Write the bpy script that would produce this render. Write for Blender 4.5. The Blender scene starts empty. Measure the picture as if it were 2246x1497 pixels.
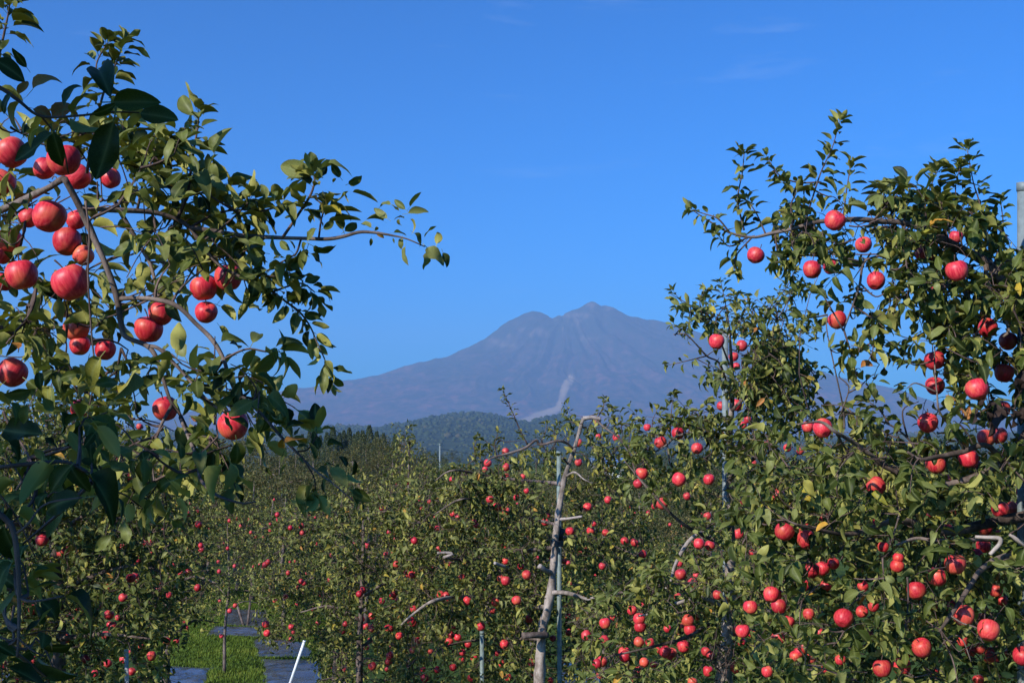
import bpy, math, random
import numpy as np
from mathutils import Vector, Matrix, noise

random.seed(4)
rng = np.random.default_rng(11)
scene = bpy.context.scene
COL = scene.collection

# ---------------------------------------------------------------- camera, sky, sun, exposure
FPX = 2700.0                    # focal length in pixels of the 2246 px wide photograph
CX, CY = 1123.0, 748.5
PITCH = math.radians(5.53)
CAM_H = 4.1
cam = bpy.data.cameras.new("camera")
cam.sensor_width = 36.0
cam.lens = FPX / 2246.0 * 36.0
cam.clip_start = 0.05
cam.clip_end = 60000.0
cam_ob = bpy.data.objects.new("camera", cam)
COL.objects.link(cam_ob)
cam_ob.location = (0, 0, CAM_H)
cam_ob.rotation_euler = (math.pi / 2 + PITCH, 0, 0)
scene.camera = cam_ob

SUN_AZ, SUN_EL = math.radians(221.0), math.radians(30.0)
world = bpy.data.worlds.new("World")
scene.world = world
world.use_nodes = True
wn = world.node_tree
bg = wn.nodes["Background"]
sky = wn.nodes.new("ShaderNodeTexSky")
sky.sky_type = "NISHITA"
sky.sun_disc = False
sky.sun_elevation = SUN_EL
sky.sun_rotation = SUN_AZ
sky.altitude = 100
sky.air_density = 1.0
sky.dust_density = 1.6
sky.ozone_density = 10.0
hsv = wn.nodes.new("ShaderNodeHueSaturation")
hsv.inputs["Saturation"].default_value = 1.5
hsv.inputs["Hue"].default_value = 0.497
gam = wn.nodes.new("ShaderNodeGamma")
gam.inputs["Gamma"].default_value = 1.42
wn.links.new(sky.outputs[0], gam.inputs["Color"])
wn.links.new(gam.outputs[0], hsv.inputs["Color"])
# thin cirrus wisps, laid over the whole sky
tc = wn.nodes.new("ShaderNodeTexCoord")
mp = wn.nodes.new("ShaderNodeMapping")
mp.inputs["Rotation"].default_value = (0.0, math.radians(14), 0.0)
mp.inputs["Location"].default_value = (20.4, 10.8, 27.6)
mp.inputs["Scale"].default_value = (5.0, 5.0, 34.0)
nz = wn.nodes.new("ShaderNodeTexNoise")
nz.inputs["Scale"].default_value = 1.0
nz.inputs["Detail"].default_value = 5.0
nz.inputs["Roughness"].default_value = 0.62
nz.inputs["Distortion"].default_value = 0.5
rp = wn.nodes.new("ShaderNodeMapRange")
rp.inputs["From Min"].default_value = 0.62
rp.inputs["From Max"].default_value = 0.85
rp.inputs["To Max"].default_value = 0.16
mixc = wn.nodes.new("ShaderNodeMixRGB")
mixc.inputs["Color2"].default_value = (7.0, 8.0, 9.5, 1)
wn.links.new(tc.outputs["Generated"], mp.inputs["Vector"])
wn.links.new(mp.outputs[0], nz.inputs["Vector"])
wn.links.new(nz.outputs["Fac"], rp.inputs["Value"])
wn.links.new(rp.outputs[0], mixc.inputs["Fac"])
wn.links.new(hsv.outputs[0], mixc.inputs["Color1"])
wn.links.new(mixc.outputs[0], bg.inputs["Color"])
bg.inputs["Strength"].default_value = 0.0765

TO_SUN = Vector((math.sin(SUN_AZ) * math.cos(SUN_EL), math.cos(SUN_AZ) * math.cos(SUN_EL), math.sin(SUN_EL)))
sun = bpy.data.lights.new("sun", "SUN")
sun.energy = 5.0
sun.angle = math.radians(0.5)
sun.color = (1.0, 0.94, 0.84)
sun_ob = bpy.data.objects.new("sun", sun)
COL.objects.link(sun_ob)
sun_ob.location = (-20, -20, 30)
sun_ob.rotation_euler = TO_SUN.to_track_quat("Z", "Y").to_euler()

scene.view_settings.view_transform = "Standard"
scene.view_settings.look = "None"
scene.view_settings.gamma = 1.0
scene.view_settings.use_curve_mapping = False
scene.view_settings.exposure = 0.42
scene.render.engine = "CYCLES"
cy = scene.cycles
cy.max_bounces = 8
cy.diffuse_bounces = 2
cy.glossy_bounces = 2
cy.transmission_bounces = 4
cy.transparent_max_bounces = 8
cy.volume_bounces = 0
cy.use_denoising = True
cy.sample_clamp_indirect = 4.0

# ---------------------------------------------------------------- helpers
SIN, COS = math.sin(PITCH), math.cos(PITCH)


def P(px, py, d):
    """The place in the orchard seen at photo pixel (px, py), d metres ahead of the camera."""
    xc = (px - CX) / FPX * d
    yc = -(py - CY) / FPX * d
    return np.array((xc, d * COS - yc * SIN, CAM_H + d * SIN + yc * COS))


def PIX(v):
    """Photo pixels and forward distance of points (n, 3)."""
    v = np.atleast_2d(v)
    y, z = v[:, 1], v[:, 2] - CAM_H
    d = y * COS + z * SIN
    yc = -y * SIN + z * COS
    d = np.maximum(d, 1e-6)
    return CX + v[:, 0] / d * FPX, CY - yc / d * FPX, d


def GR(px, py, z=0.0):
    """Where the view through (px, py) meets level z."""
    a = P(px, py, 1.0) - np.array((0, 0, CAM_H))
    t = (z - CAM_H) / a[2]
    return np.array((0, 0, CAM_H)) + a * t


def tag(o, label=None, cat=None, group=None, kind=None):
    if label:
        o["label"] = label
    if cat:
        o["category"] = cat
    if group:
        o["group"] = group
    if kind:
        o["kind"] = kind
    return o


def link(name, data, parent=None, loc=None):
    o = bpy.data.objects.new(name, data)
    COL.objects.link(o)
    if parent is not None:
        o.parent = parent
    if loc is not None:
        o.location = Vector(loc)
    return o


def empty(name, loc):
    o = link(name, None, None, loc)
    o.empty_display_size = 0.2
    return o


def mesh_np(name, verts, faces, mat, attrs=None, smooth=True, tris=True):
    """A mesh from arrays: verts (n,3), faces (m,k)."""
    me = bpy.data.meshes.new(name)
    verts = np.asarray(verts, dtype=np.float32)
    faces = np.asarray(faces, dtype=np.int32)
    m, k = faces.shape
    me.vertices.add(len(verts))
    me.vertices.foreach_set("co", verts.ravel())
    me.loops.add(m * k)
    me.loops.foreach_set("vertex_index", faces.ravel())
    me.polygons.add(m)
    me.polygons.foreach_set("loop_start", np.arange(0, m * k, k, dtype=np.int32))
    me.polygons.foreach_set("loop_total", np.full(m, k, dtype=np.int32))
    if smooth:
        me.polygons.foreach_set("use_smooth", np.ones(m, dtype=bool))
    for key, val in (attrs or {}).items():
        a = me.attributes.new(key, "FLOAT", "POINT")
        a.data.foreach_set("value", np.asarray(val, dtype=np.float32))
    me.update(calc_edges=True)
    if mat:
        me.materials.append(mat)
    return me


def mesh_py(name, verts, faces, mat, smooth=True):
    me = bpy.data.meshes.new(name)
    me.from_pydata([tuple(v) for v in verts], [], faces)
    if smooth:
        for p in me.polygons:
            p.use_smooth = True
    me.update()
    if mat:
        me.materials.append(mat)
    return me


def smooth_path(pts, n_per=5):
    """Catmull-Rom through points (n,k)."""
    pts = np.asarray(pts, dtype=float)
    if len(pts) < 3:
        t = np.linspace(0, 1, n_per + 1)[:, None]
        return pts[0] * (1 - t) + pts[-1] * t
    q = np.vstack([2 * pts[0] - pts[1], pts, 2 * pts[-1] - pts[-2]])
    out = []
    for i in range(1, len(q) - 2):
        p0, p1, p2, p3 = q[i - 1], q[i], q[i + 1], q[i + 2]
        for t in np.linspace(0, 1, n_per, endpoint=False):
            out.append(0.5 * ((2 * p1) + (-p0 + p2) * t + (2 * p0 - 5 * p1 + 4 * p2 - p3) * t * t + (-p0 + 3 * p1 - 3 * p2 + p3) * t ** 3))
    out.append(q[-2])
    return np.array(out)


def norm(v):
    return v / np.maximum(np.linalg.norm(v, axis=-1, keepdims=True), 1e-9)


def tube(path, radii, sides=8, knobs=0.0, cap=True):
    """Verts and faces of a tapering tube along a path."""
    path = np.asarray(path, dtype=float)
    n = len(path)
    radii = np.interp(np.linspace(0, 1, n), np.linspace(0, 1, len(radii)), radii)
    tan = norm(np.gradient(path, axis=0))
    up = np.array((0.31, 0.52, 0.8))
    verts, faces = [], []
    u = norm(np.cross(tan[0], up))
    for i in range(n):
        u = norm(u - tan[i] * np.dot(u, tan[i]))
        w = np.cross(tan[i], u)
        for k in range(sides):
            a = 2 * math.pi * k / sides
            r = radii[i] * (1 + knobs * noise.noise(Vector(path[i] * 9.0) + Vector((math.cos(a), math.sin(a), 0)) * 0.9))
            verts.append(path[i] + r * (math.cos(a) * u + math.sin(a) * w))
    for i in range(n - 1):
        for k in range(sides):
            a, b = i * sides + k, i * sides + (k + 1) % sides
            faces.append((a, b, b + sides, a + sides))
    if cap:
        faces.append(tuple(range(sides - 1, -1, -1)))
        faces.append(tuple((n - 1) * sides + k for k in range(sides)))
    return verts, faces


# ---------------------------------------------------------------- materials
def mat_new(name):
    m = bpy.data.materials.new(name)
    m.use_nodes = True
    nt = m.node_tree
    return m, nt, nt.nodes["Principled BSDF"], nt.nodes["Material Output"]


def N(nt, kind, **kw):
    n = nt.nodes.new(kind)
    for k, v in kw.items():
        if k in n.inputs:
            n.inputs[k].default_value = v
        else:
            setattr(n, k, v)
    return n


def ramp(nt, stops, interp="LINEAR"):
    r = nt.nodes.new("ShaderNodeValToRGB")
    cr = r.color_ramp
    cr.interpolation = interp
    while len(cr.elements) > 1:
        cr.elements.remove(cr.elements[-1])
    cr.elements[0].position = stops[0][0]
    cr.elements[0].color = (*stops[0][1], 1)
    for p, c in stops[1:]:
        e = cr.elements.new(p)
        e.color = (*c, 1)
    return r


def leaf_material(name, stops, under, rough=0.40, transl=0.09):
    m, nt, b, out = mat_new(name)
    L = nt.links.new
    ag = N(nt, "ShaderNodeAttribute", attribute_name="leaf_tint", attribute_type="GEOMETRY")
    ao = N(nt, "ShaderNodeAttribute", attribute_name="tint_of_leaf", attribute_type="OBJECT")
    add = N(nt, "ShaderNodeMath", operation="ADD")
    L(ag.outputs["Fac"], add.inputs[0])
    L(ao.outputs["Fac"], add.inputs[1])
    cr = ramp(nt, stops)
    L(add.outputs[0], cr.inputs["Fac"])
    geo = N(nt, "ShaderNodeNewGeometry")
    # blotches across the blade
    nz = N(nt, "ShaderNodeTexNoise", Scale=38.0, Detail=2.0)
    tco = N(nt, "ShaderNodeTexCoord")
    L(tco.outputs["Object"], nz.inputs["Vector"])
    mr = N(nt, "ShaderNodeMapRange")
    mr.inputs["From Min"].default_value = 0.3
    mr.inputs["From Max"].default_value = 0.7
    mr.inputs["To Min"].default_value = 0.72
    mr.inputs["To Max"].default_value = 1.25
    L(nz.outputs["Fac"], mr.inputs["Value"])
    mul = N(nt, "ShaderNodeVectorMath", operation="SCALE")
    L(cr.outputs["Color"], mul.inputs[0])
    L(mr.outputs[0], mul.inputs["Scale"])
    rib = N(nt, "ShaderNodeAttribute", attribute_name="leaf_rib", attribute_type="GEOMETRY")
    ribmix = N(nt, "ShaderNodeMixRGB")
    ribmix.inputs["Color2"].default_value = (0.17, 0.19, 0.07, 1)
    rm = N(nt, "ShaderNodeMath", operation="POWER")
    rm.inputs[1].default_value = 7.0
    L(rib.outputs["Fac"], rm.inputs[0])
    rm2 = N(nt, "ShaderNodeMath", operation="MULTIPLY")
    rm2.inputs[1].default_value = 0.6
    L(rm.outputs[0], rm2.inputs[0])
    L(rm2.outputs[0], ribmix.inputs["Fac"])
    L(mul.outputs[0], ribmix.inputs["Color1"])
    um = N(nt, "ShaderNodeMixRGB")
    um.inputs["Fac"].default_value = 0.62
    um.inputs["Color2"].default_value = (*under, 1)
    L(ribmix.outputs[0], um.inputs["Color1"])
    side = N(nt, "ShaderNodeMixRGB")
    L(geo.outputs["Backfacing"], side.inputs["Fac"])
    L(ribmix.outputs[0], side.inputs["Color1"])
    L(um.outputs[0], side.inputs["Color2"])
    L(side.outputs[0], b.inputs["Base Color"])
    b.inputs["Roughness"].default_value = rough
    b.inputs["Specular IOR Level"].default_value = 0.09
    tr = N(nt, "ShaderNodeBsdfTranslucent")
    tcol = N(nt, "ShaderNodeMixRGB", blend_type="MULTIPLY")
    tcol.inputs["Fac"].default_value = 1.0
    tcol.inputs["Color2"].default_value = (1.7, 1.9, 0.7, 1)
    L(ribmix.outputs[0], tcol.inputs["Color1"])
    L(tcol.outputs[0], tr.inputs["Color"])
    mx = N(nt, "ShaderNodeMixShader")
    mx.inputs["Fac"].default_value = transl
    L(b.outputs[0], mx.inputs[1])
    L(tr.outputs[0], mx.inputs[2])
    L(mx.outputs[0], out.inputs["Surface"])
    return m


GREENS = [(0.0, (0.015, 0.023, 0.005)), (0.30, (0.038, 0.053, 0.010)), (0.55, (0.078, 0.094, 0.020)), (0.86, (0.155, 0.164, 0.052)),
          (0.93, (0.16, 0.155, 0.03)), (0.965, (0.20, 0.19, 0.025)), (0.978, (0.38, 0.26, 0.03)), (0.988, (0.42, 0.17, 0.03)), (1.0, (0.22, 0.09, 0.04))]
M_LEAF = leaf_material("apple_leaf", GREENS, (0.37, 0.345, 0.095), 0.44)
DUSTY = [(0.0, (0.012, 0.020, 0.005)), (0.30, (0.037, 0.049, 0.010)), (0.55, (0.080, 0.090, 0.020)), (0.86, (0.165, 0.165, 0.054)),
         (0.93, (0.20, 0.175, 0.03)), (0.965, (0.26, 0.20, 0.025)), (0.988, (0.38, 0.17, 0.03)), (1.0, (0.20, 0.09, 0.04))]
M_LEAF_DUSTY = leaf_material("dusty_leaf", DUSTY, (0.37, 0.345, 0.085), 0.46)
BROWNS = [(0.0, (0.035, 0.038, 0.014)), (0.35, (0.062, 0.062, 0.020)), (0.6, (0.092, 0.078, 0.026)), (0.85, (0.13, 0.088, 0.030)), (1.0, (0.16, 0.075, 0.03))]
M_LEAF_OLD = leaf_material("autumn_leaf", BROWNS, (0.13, 0.12, 0.07), 0.5, 0.2)
DARKS = [(0.0, (0.012, 0.022, 0.010)), (0.5, (0.022, 0.036, 0.014)), (1.0, (0.045, 0.055, 0.020))]
M_LEAF_DARK = leaf_material("dark_leaf", DARKS, (0.05, 0.06, 0.03), 0.55, 0.1)
DEAD = [(0.0, (0.030, 0.020, 0.016)), (1.0, (0.055, 0.036, 0.030))]
M_LEAF_DEAD = leaf_material("dead_leaf", DEAD, (0.05, 0.035, 0.03), 0.6, 0.05)


def bark_material(name, dark, light, scale=26.0):
    m, nt, b, out = mat_new(name)
    L = nt.links.new
    tco = N(nt, "ShaderNodeTexCoord")
    mp = N(nt, "ShaderNodeMapping")
    mp.inputs["Scale"].default_value = (1.0, 1.0, 0.55)
    L(tco.outputs["Object"], mp.inputs["Vector"])
    n1 = N(nt, "ShaderNodeTexNoise", Scale=scale, Detail=5.0, Roughness=0.7)
    L(mp.outputs[0], n1.inputs["Vector"])
    n2 = N(nt, "ShaderNodeTexNoise", Scale=scale * 0.17, Detail=3.0)
    L(tco.outputs["Object"], n2.inputs["Vector"])
    ad = N(nt, "ShaderNodeMath", operation="ADD")
    L(n1.outputs["Fac"], ad.inputs[0])
    L(n2.outputs["Fac"], ad.inputs[1])
    cr = ramp(nt, [(0.36, tuple(0.55 * c for c in dark)), (0.45, dark), (0.54, tuple(0.5 * (a + c) for a, c in zip(dark, light))), (0.66, light)])
    hf = N(nt, "ShaderNodeMath", operation="MULTIPLY")
    hf.inputs[1].default_value = 0.5
    L(ad.outputs[0], hf.inputs[0])
    L(hf.outputs[0], cr.inputs["Fac"])
    L(cr.outputs["Color"], b.inputs["Base Color"])
    b.inputs["Roughness"].default_value = 0.85
    b.inputs["Specular IOR Level"].default_value = 0.2
    bp = N(nt, "ShaderNodeBump", Strength=0.5, Distance=0.006)
    L(n1.outputs["Fac"], bp.inputs["Height"])
    L(bp.outputs[0], b.inputs["Normal"])
    return m


M_BARK = bark_material("apple_bark", (0.075, 0.054, 0.044), (0.20, 0.155, 0.13))
M_BARK_PALE = bark_material("pale_trunk_bark", (0.17, 0.137, 0.113), (0.41, 0.345, 0.30))
M_TWIG = bark_material("twig_bark", (0.060, 0.040, 0.034), (0.15, 0.10, 0.085))
M_STUB = bark_material("cut_wood", (0.20, 0.165, 0.145), (0.38, 0.33, 0.295))


def apple_material():
    m, nt, b, out = mat_new("apple_skin")
    L = nt.links.new
    tco = N(nt, "ShaderNodeTexCoord")
    info = N(nt, "ShaderNodeObjectInfo")
    blush = N(nt, "ShaderNodeAttribute", attribute_name="pale_side", attribute_type="OBJECT")
    off = N(nt, "ShaderNodeVectorMath", operation="ADD")
    cmb = N(nt, "ShaderNodeCombineXYZ")
    m7 = N(nt, "ShaderNodeMath", operation="MULTIPLY")
    m7.inputs[1].default_value = 37.0
    L(info.outputs["Random"], m7.inputs[0])
    L(m7.outputs[0], cmb.inputs[0])
    L(m7.outputs[0], cmb.inputs[2])
    L(tco.outputs["Object"], off.inputs[0])
    L(cmb.outputs[0], off.inputs[1])
    mp = N(nt, "ShaderNodeMapping")
    mp.inputs["Scale"].default_value = (11.0, 11.0, 1.6)
    L(tco.outputs["Object"], mp.inputs["Vector"])
    st = N(nt, "ShaderNodeTexNoise", Scale=1.0, Detail=3.0, Roughness=0.6)
    L(mp.outputs[0], st.inputs["Vector"])
    pt = N(nt, "ShaderNodeTexNoise", Scale=1.7, Detail=2.0)
    L(off.outputs[0], pt.inputs["Vector"])
    c1 = ramp(nt, [(0.30, (0.36, 0.010, 0.024)), (0.50, (0.52, 0.024, 0.042)), (0.75, (0.64, 0.085, 0.080))])
    L(st.outputs["Fac"], c1.inputs["Fac"])
    # yellow-orange ground colour showing through on one side and near the eye
    pm = N(nt, "ShaderNodeMapRange")
    pm.inputs["From Min"].default_value = 0.48
    pm.inputs["From Max"].default_value = 0.80
    L(pt.outputs["Fac"], pm.inputs["Value"])
    pa = N(nt, "ShaderNodeMath", operation="ADD", use_clamp=True)
    sc = N(nt, "ShaderNodeMath", operation="MULTIPLY")
    sc.inputs[1].default_value = 0.6
    L(pm.outputs[0], sc.inputs[0])
    L(sc.outputs[0], pa.inputs[0])
    L(blush.outputs["Fac"], pa.inputs[1])
    mx = N(nt, "ShaderNodeMixRGB")
    mx.inputs["Color2"].default_value = (0.66, 0.20, 0.07, 1)
    L(pa.outputs[0], mx.inputs["Fac"])
    L(c1.outputs["Color"], mx.inputs["Color1"])
    # pale lenticel specks
    vo = N(nt, "ShaderNodeTexVoronoi", Scale=16.0)
    L(tco.outputs["Object"], vo.inputs["Vector"])
    sp = N(nt, "ShaderNodeMapRange")
    sp.inputs["From Min"].default_value = 0.16
    sp.inputs["From Max"].default_value = 0.07
    sp.inputs["To Max"].default_value = 0.22
    L(vo.outputs["Distance"], sp.inputs["Value"])
    spk = N(nt, "ShaderNodeMixRGB")
    spk.inputs["Color2"].default_value = (0.70, 0.36, 0.22, 1)
    L(sp.outputs[0], spk.inputs["Fac"])
    L(mx.outputs[0], spk.inputs["Color1"])
    mx = spk
    hs = N(nt, "ShaderNodeHueSaturation")
    vr = N(nt, "ShaderNodeMapRange")
    vr.inputs["To Min"].default_value = 0.78
    vr.inputs["To Max"].default_value = 1.15
    L(info.outputs["Random"], vr.inputs["Value"])
    L(vr.outputs[0], hs.inputs["Value"])
    L(mx.outputs[0], hs.inputs["Color"])
    L(hs.outputs[0], b.inputs["Base Color"])
    b.inputs["Roughness"].default_value = 0.44
    b.inputs["Specular IOR Level"].default_value = 0.34
    bp = N(nt, "ShaderNodeBump", Strength=0.25, Distance=0.004)
    bn = N(nt, "ShaderNodeTexNoise", Scale=2.6, Detail=1.0)
    L(off.outputs[0], bn.inputs["Vector"])
    L(bn.outputs["Fac"], bp.inputs["Height"])
    L(bp.outputs[0], b.inputs["Normal"])
    return m


M_APPLE = apple_material()


def simple_mat(name, col, rough=0.6, metal=0.0, var=0.25, scale=20.0, spec=0.4):
    m, nt, b, out = mat_new(name)
    L = nt.links.new
    tco = N(nt, "ShaderNodeTexCoord")
    n1 = N(nt, "ShaderNodeTexNoise", Scale=scale, Detail=4.0)
    L(tco.outputs["Object"], n1.inputs["Vector"])
    cr = ramp(nt, [(0.3, tuple(c * (1 - var) for c in col)), (0.7, tuple(min(1, c * (1 + var)) for c in col))])
    L(n1.outputs["Fac"], cr.inputs["Fac"])
    L(cr.outputs["Color"], b.inputs["Base Color"])
    b.inputs["Roughness"].default_value = rough
    b.inputs["Metallic"].default_value = metal
    b.inputs["Specular IOR Level"].default_value = spec
    return m


M_PIPE = simple_mat("galvanised_pipe", (0.145, 0.175, 0.175), 0.6, 0.1, 0.2, 30)
M_PIPE_DARK = simple_mat("weathered_pipe", (0.13, 0.165, 0.15), 0.6, 0.0, 0.25, 20)
M_WHITE = simple_mat("white_pole_paint", (0.62, 0.62, 0.60), 0.5, 0.0, 0.15, 15)
M_TIE = simple_mat("black_rubber_tie", (0.015, 0.015, 0.016), 0.6, 0.0, 0.2, 30)
M_SHEET = simple_mat("silver_sheet", (0.27, 0.275, 0.29), 0.24, 0.85, 0.3, 1.6, 0.5)
# ---------------------------------------------------------------- ground
def ground_material():
    m, nt, b, out = mat_new("grass_floor")
    L = nt.links.new
    tco = N(nt, "ShaderNodeTexCoord")
    n1 = N(nt, "ShaderNodeTexNoise", Scale=0.9, Detail=6.0, Roughness=0.7)
    L(tco.outputs["Object"], n1.inputs["Vector"])
    n2 = N(nt, "ShaderNodeTexNoise", Scale=0.02, Detail=4.0)
    L(tco.outputs["Object"], n2.inputs["Vector"])
    c1 = ramp(nt, [(0.3, (0.030, 0.055, 0.012)), (0.55, (0.052, 0.095, 0.018)), (0.75, (0.085, 0.10, 0.03))])
    L(n1.outputs["Fac"], c1.inputs["Fac"])
    c2 = ramp(nt, [(0.35, (0.6, 0.6, 0.6)), (0.65, (1.25, 1.1, 0.9))])
    L(n2.outputs["Fac"], c2.inputs["Fac"])
    mu = N(nt, "ShaderNodeMixRGB", blend_type="MULTIPLY")
    mu.inputs["Fac"].default_value = 1.0
    L(c1.outputs[0], mu.inputs["Color1"])
    L(c2.outputs[0], mu.inputs["Color2"])
    L(mu.outputs[0], b.inputs["Base Color"])
    b.inputs["Roughness"].default_value = 0.95
    b.inputs["Specular IOR Level"].default_value = 0.1
    bp = N(nt, "ShaderNodeBump", Strength=0.7, Distance=0.06)
    n3 = N(nt, "ShaderNodeTexNoise", Scale=9.0, Detail=4.0)
    L(tco.outputs["Object"], n3.inputs["Vector"])
    L(n3.outputs["Fac"], bp.inputs["Height"])
    L(bp.outputs[0], b.inputs["Normal"])
    return m


gx = np.array((-9000, -3000, -1000, -300, -100, -30, 30, 100, 300, 1000, 3000, 9000.0))
gy = np.array((-200, -60, 0, 20, 40, 80, 200, 600, 2000, 5000, 14500.0))
gv = [(x, y, 0.0) for y in gy for x in gx]
gf = [(j * 12 + i, j * 12 + i + 1, j * 12 + i + 13, j * 12 + i + 12) for j in range(len(gy) - 1) for i in range(11)]
ground = link("ground", mesh_py("ground", gv, gf, ground_material(), False))
tag(ground, "grassy orchard floor running under the trees to the hills", "ground", kind="structure")

# ---------------------------------------------------------------- the mountain
D_MT = 12000.0
SIL = np.array([(-700, 1010), (-400, 1003), (0, 975), (300, 936), (450, 909), (600, 877), (700, 860), (750, 849), (800, 838), (850, 826), (900, 812), (960, 793),
                (1020, 765), (1060, 745), (1100, 715), (1130, 697), (1155, 685), (1172, 682), (1186, 684), (1200, 691), (1211, 697), (1219, 694),
                (1226, 690), (1234, 692), (1242, 684), (1255, 679), (1271, 675), (1285, 665), (1297, 660), (1306, 662), (1318, 670), (1331, 670), (1345, 675), (1358, 684),
                (1372, 694), (1385, 697), (1400, 699), (1415, 704), (1445, 705), (1470, 710), (1500, 719), (1560, 738), (1630, 764), (1700, 790),
                (1760, 812), (1850, 838), (1950, 868), (2050, 893), (2150, 915), (2300, 945), (2500, 978), (2800, 1005), (3000, 1010)], float)
ENV_L = np.array([(0, 700), (60, 706), (100, 712), (150, 722), (200, 752), (280, 793), (340, 812), (390, 826), (440, 838), (540, 860), (640, 877), (790, 909), (940, 936), (1240, 975), (1640, 1003), (1940, 1010), (2600, 1010)], float)
ENV_R = np.array([(0, 700), (140, 704), (205, 706), (260, 719), (320, 738), (390, 764), (460, 790), (520, 812), (610, 838), (710, 868), (810, 893), (910, 915), (1060, 945), (1260, 978), (1560, 1005), (1760, 1010), (2600, 1010)], float)
M_PX = FPX / D_MT


def hpx(py):
    return np.maximum((1010 - py) / M_PX, 0.0)


def mountain():
    cols = np.concatenate([np.arange(-600, 900, 14.0), np.arange(900, 1560, 3.2), np.arange(1560, 2800, 14.0)])
    rows = np.concatenate([np.linspace(-4700, -2600, 46, endpoint=False), np.linspace(-2600, 0, 96, endpoint=False), np.linspace(0, 1300, 12)])
    X = (cols - CX) / M_PX
    x0 = (1240 - CX) / M_PX
    verts = np.zeros((len(rows), len(cols), 3))
    scar = np.zeros((len(rows), len(cols)))
    rock = np.zeros((len(rows), len(cols)))
    s_line = hpx(np.interp(cols, SIL[:, 0], SIL[:, 1]))
    for j, dy in enumerate(rows):
        rx = (X - x0)
        # the front is cut a little steeper than the flanks
        r = np.sqrt(rx ** 2 + (dy * 1.75) ** 2)
        w = 0.5 + 0.5 * rx / np.maximum(r, 1.0)
        rp = r * M_PX
        hl = hpx(np.interp(rp, ENV_L[:, 0], ENV_L[:, 1]))
        hr = hpx(np.interp(rp, ENV_R[:, 0], ENV_R[:, 1]))
        cone = hl * (1 - w) + hr * w
        h0 = hpx(np.interp(np.abs(rx) * M_PX, ENV_L[:, 0], ENV_L[:, 1])) * (rx < 0) + hpx(np.interp(np.abs(rx) * M_PX, ENV_R[:, 0], ENV_R[:, 1])) * (rx >= 0)
        res = (s_line - h0) * math.exp(-(dy / 650.0) ** 2)
        h = cone + res
        for i in range(len(cols)):
            a = math.atan2(rx[i], -dy - 150.0)
            rr = r[i]
            k = min(1.0, abs(dy) / 500.0)
            wob = 0.8 * noise.noise(Vector((rr / 900.0, a * 2.0, 7.0)))
            g = noise.noise(Vector((a * 5.5 + wob, rr / 5200.0, 1.3)))
            g2 = noise.noise(Vector((a * 15 + wob * 2.5, rr / 2600.0, 4.1)))
            g3 = noise.fractal(Vector((X[i] / 420.0, dy / 300.0, 2.2)), 1.0, 2.0, 4)
            amp = min(1.0, (rr / 2300.0) ** 1.3) * max(0.0, 1 - rr / 5200.0)
            e = (-abs(g) * 230 + 58) * amp + (-abs(g2) * 120 + 28) * amp + g3 * 34
            crag = noise.fractal(Vector((X[i] / 90.0, dy / 90.0, 8.0)), 1.0, 2.0, 3) * 9.0 * min(1.0, max(0.0, (h[i] - 500) / 500))
            h[i] = h[i] + crag + e * (0.05 + 0.95 * k) * (1.0 if h[i] > 150 else max(h[i], 0) / 150.0)
        h = np.maximum(h, 0.5)
        verts[j, :, 0] = X
        verts[j, :, 1] = D_MT + dy
        verts[j, :, 2] = h
    V = verts.reshape(-1, 3)
    px, py, _ = PIX(V)
    line = smooth_path([(1251, 832), (1243, 843), (1236, 862), (1228, 886), (1221, 897), (1196, 906), (1172, 916), (1145, 926), (1120, 934)], 6)
    wid = np.interp(np.arange(len(line)), [0, 8, 20, 26, 34, 48], [8, 8, 5, 7, 8, 7])
    d = np.full(len(V), 1e9)
    for (lx, ly), ww in zip(line, wid):
        d = np.minimum(d, np.hypot((px - lx), (py - ly)) / ww)
    line2 = smooth_path([(1207, 697), (1222, 703), (1230, 714), (1236, 724)], 5)
    for lx, ly in line2:
        d = np.minimum(d, np.hypot((px - lx), (py - ly)) / 1.5 + 0.45)
    jit = np.array([noise.noise(Vector((v[0] / 60, v[1] / 60, v[2] / 60))) for v in V])
    near_front = V[:, 1] < D_MT + 60
    sc = np.clip((1.25 + 0.5 * jit - d) / 0.45, 0, 1) * near_front
    rk = np.zeros(len(V))
    for rx_, ry_, sx, sy in ((1298, 666, 22, 8), (1255, 690, 40, 6), (1185, 728, 16, 10), (1140, 722, 8, 4), (1115, 738, 9, 6), (1112, 755, 24, 9),
                             (1165, 733, 8, 5), (1290, 742, 14, 5), (1312, 741, 7, 3), (1262, 706, 14, 6), (1335, 674, 20, 6), (1080, 748, 14, 10)):
        rk = np.maximum(rk, np.clip(1.2 - np.hypot((px - rx_) / sx, (py - ry_) / sy) + jit * 1.3, 0, 1) * 0.6)
    nr, nc = len(rows), len(cols)
    idx = np.arange(nr * nc).reshape(nr, nc)
    F = np.stack([idx[:-1, :-1], idx[:-1, 1:], idx[1:, 1:], idx[1:, :-1]], -1).reshape(-1, 4)
    m, nt, b, out = mat_new("mountain_slope")
    L = nt.links.new
    tco = N(nt, "ShaderNodeTexCoord")
    n1 = N(nt, "ShaderNodeTexNoise", Scale=0.012, Detail=7.0, Roughness=0.72)
    L(tco.outputs["Object"], n1.inputs["Vector"])
    n2 = N(nt, "ShaderNodeTexNoise", Scale=0.0013, Detail=5.0, Roughness=0.6)
    L(tco.outputs["Object"], n2.inputs["Vector"])
    c1 = ramp(nt, [(0.38, (0.008, 0.014, 0.013)), (0.5, (0.045, 0.029, 0.030)), (0.62, (0.115, 0.055, 0.052))])
    L(n1.outputs["Fac"], c1.inputs["Fac"])
    c2 = ramp(nt, [(0.38, (0.55, 0.75, 0.6)), (0.62, (1.2, 1.0, 1.0))])
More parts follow.
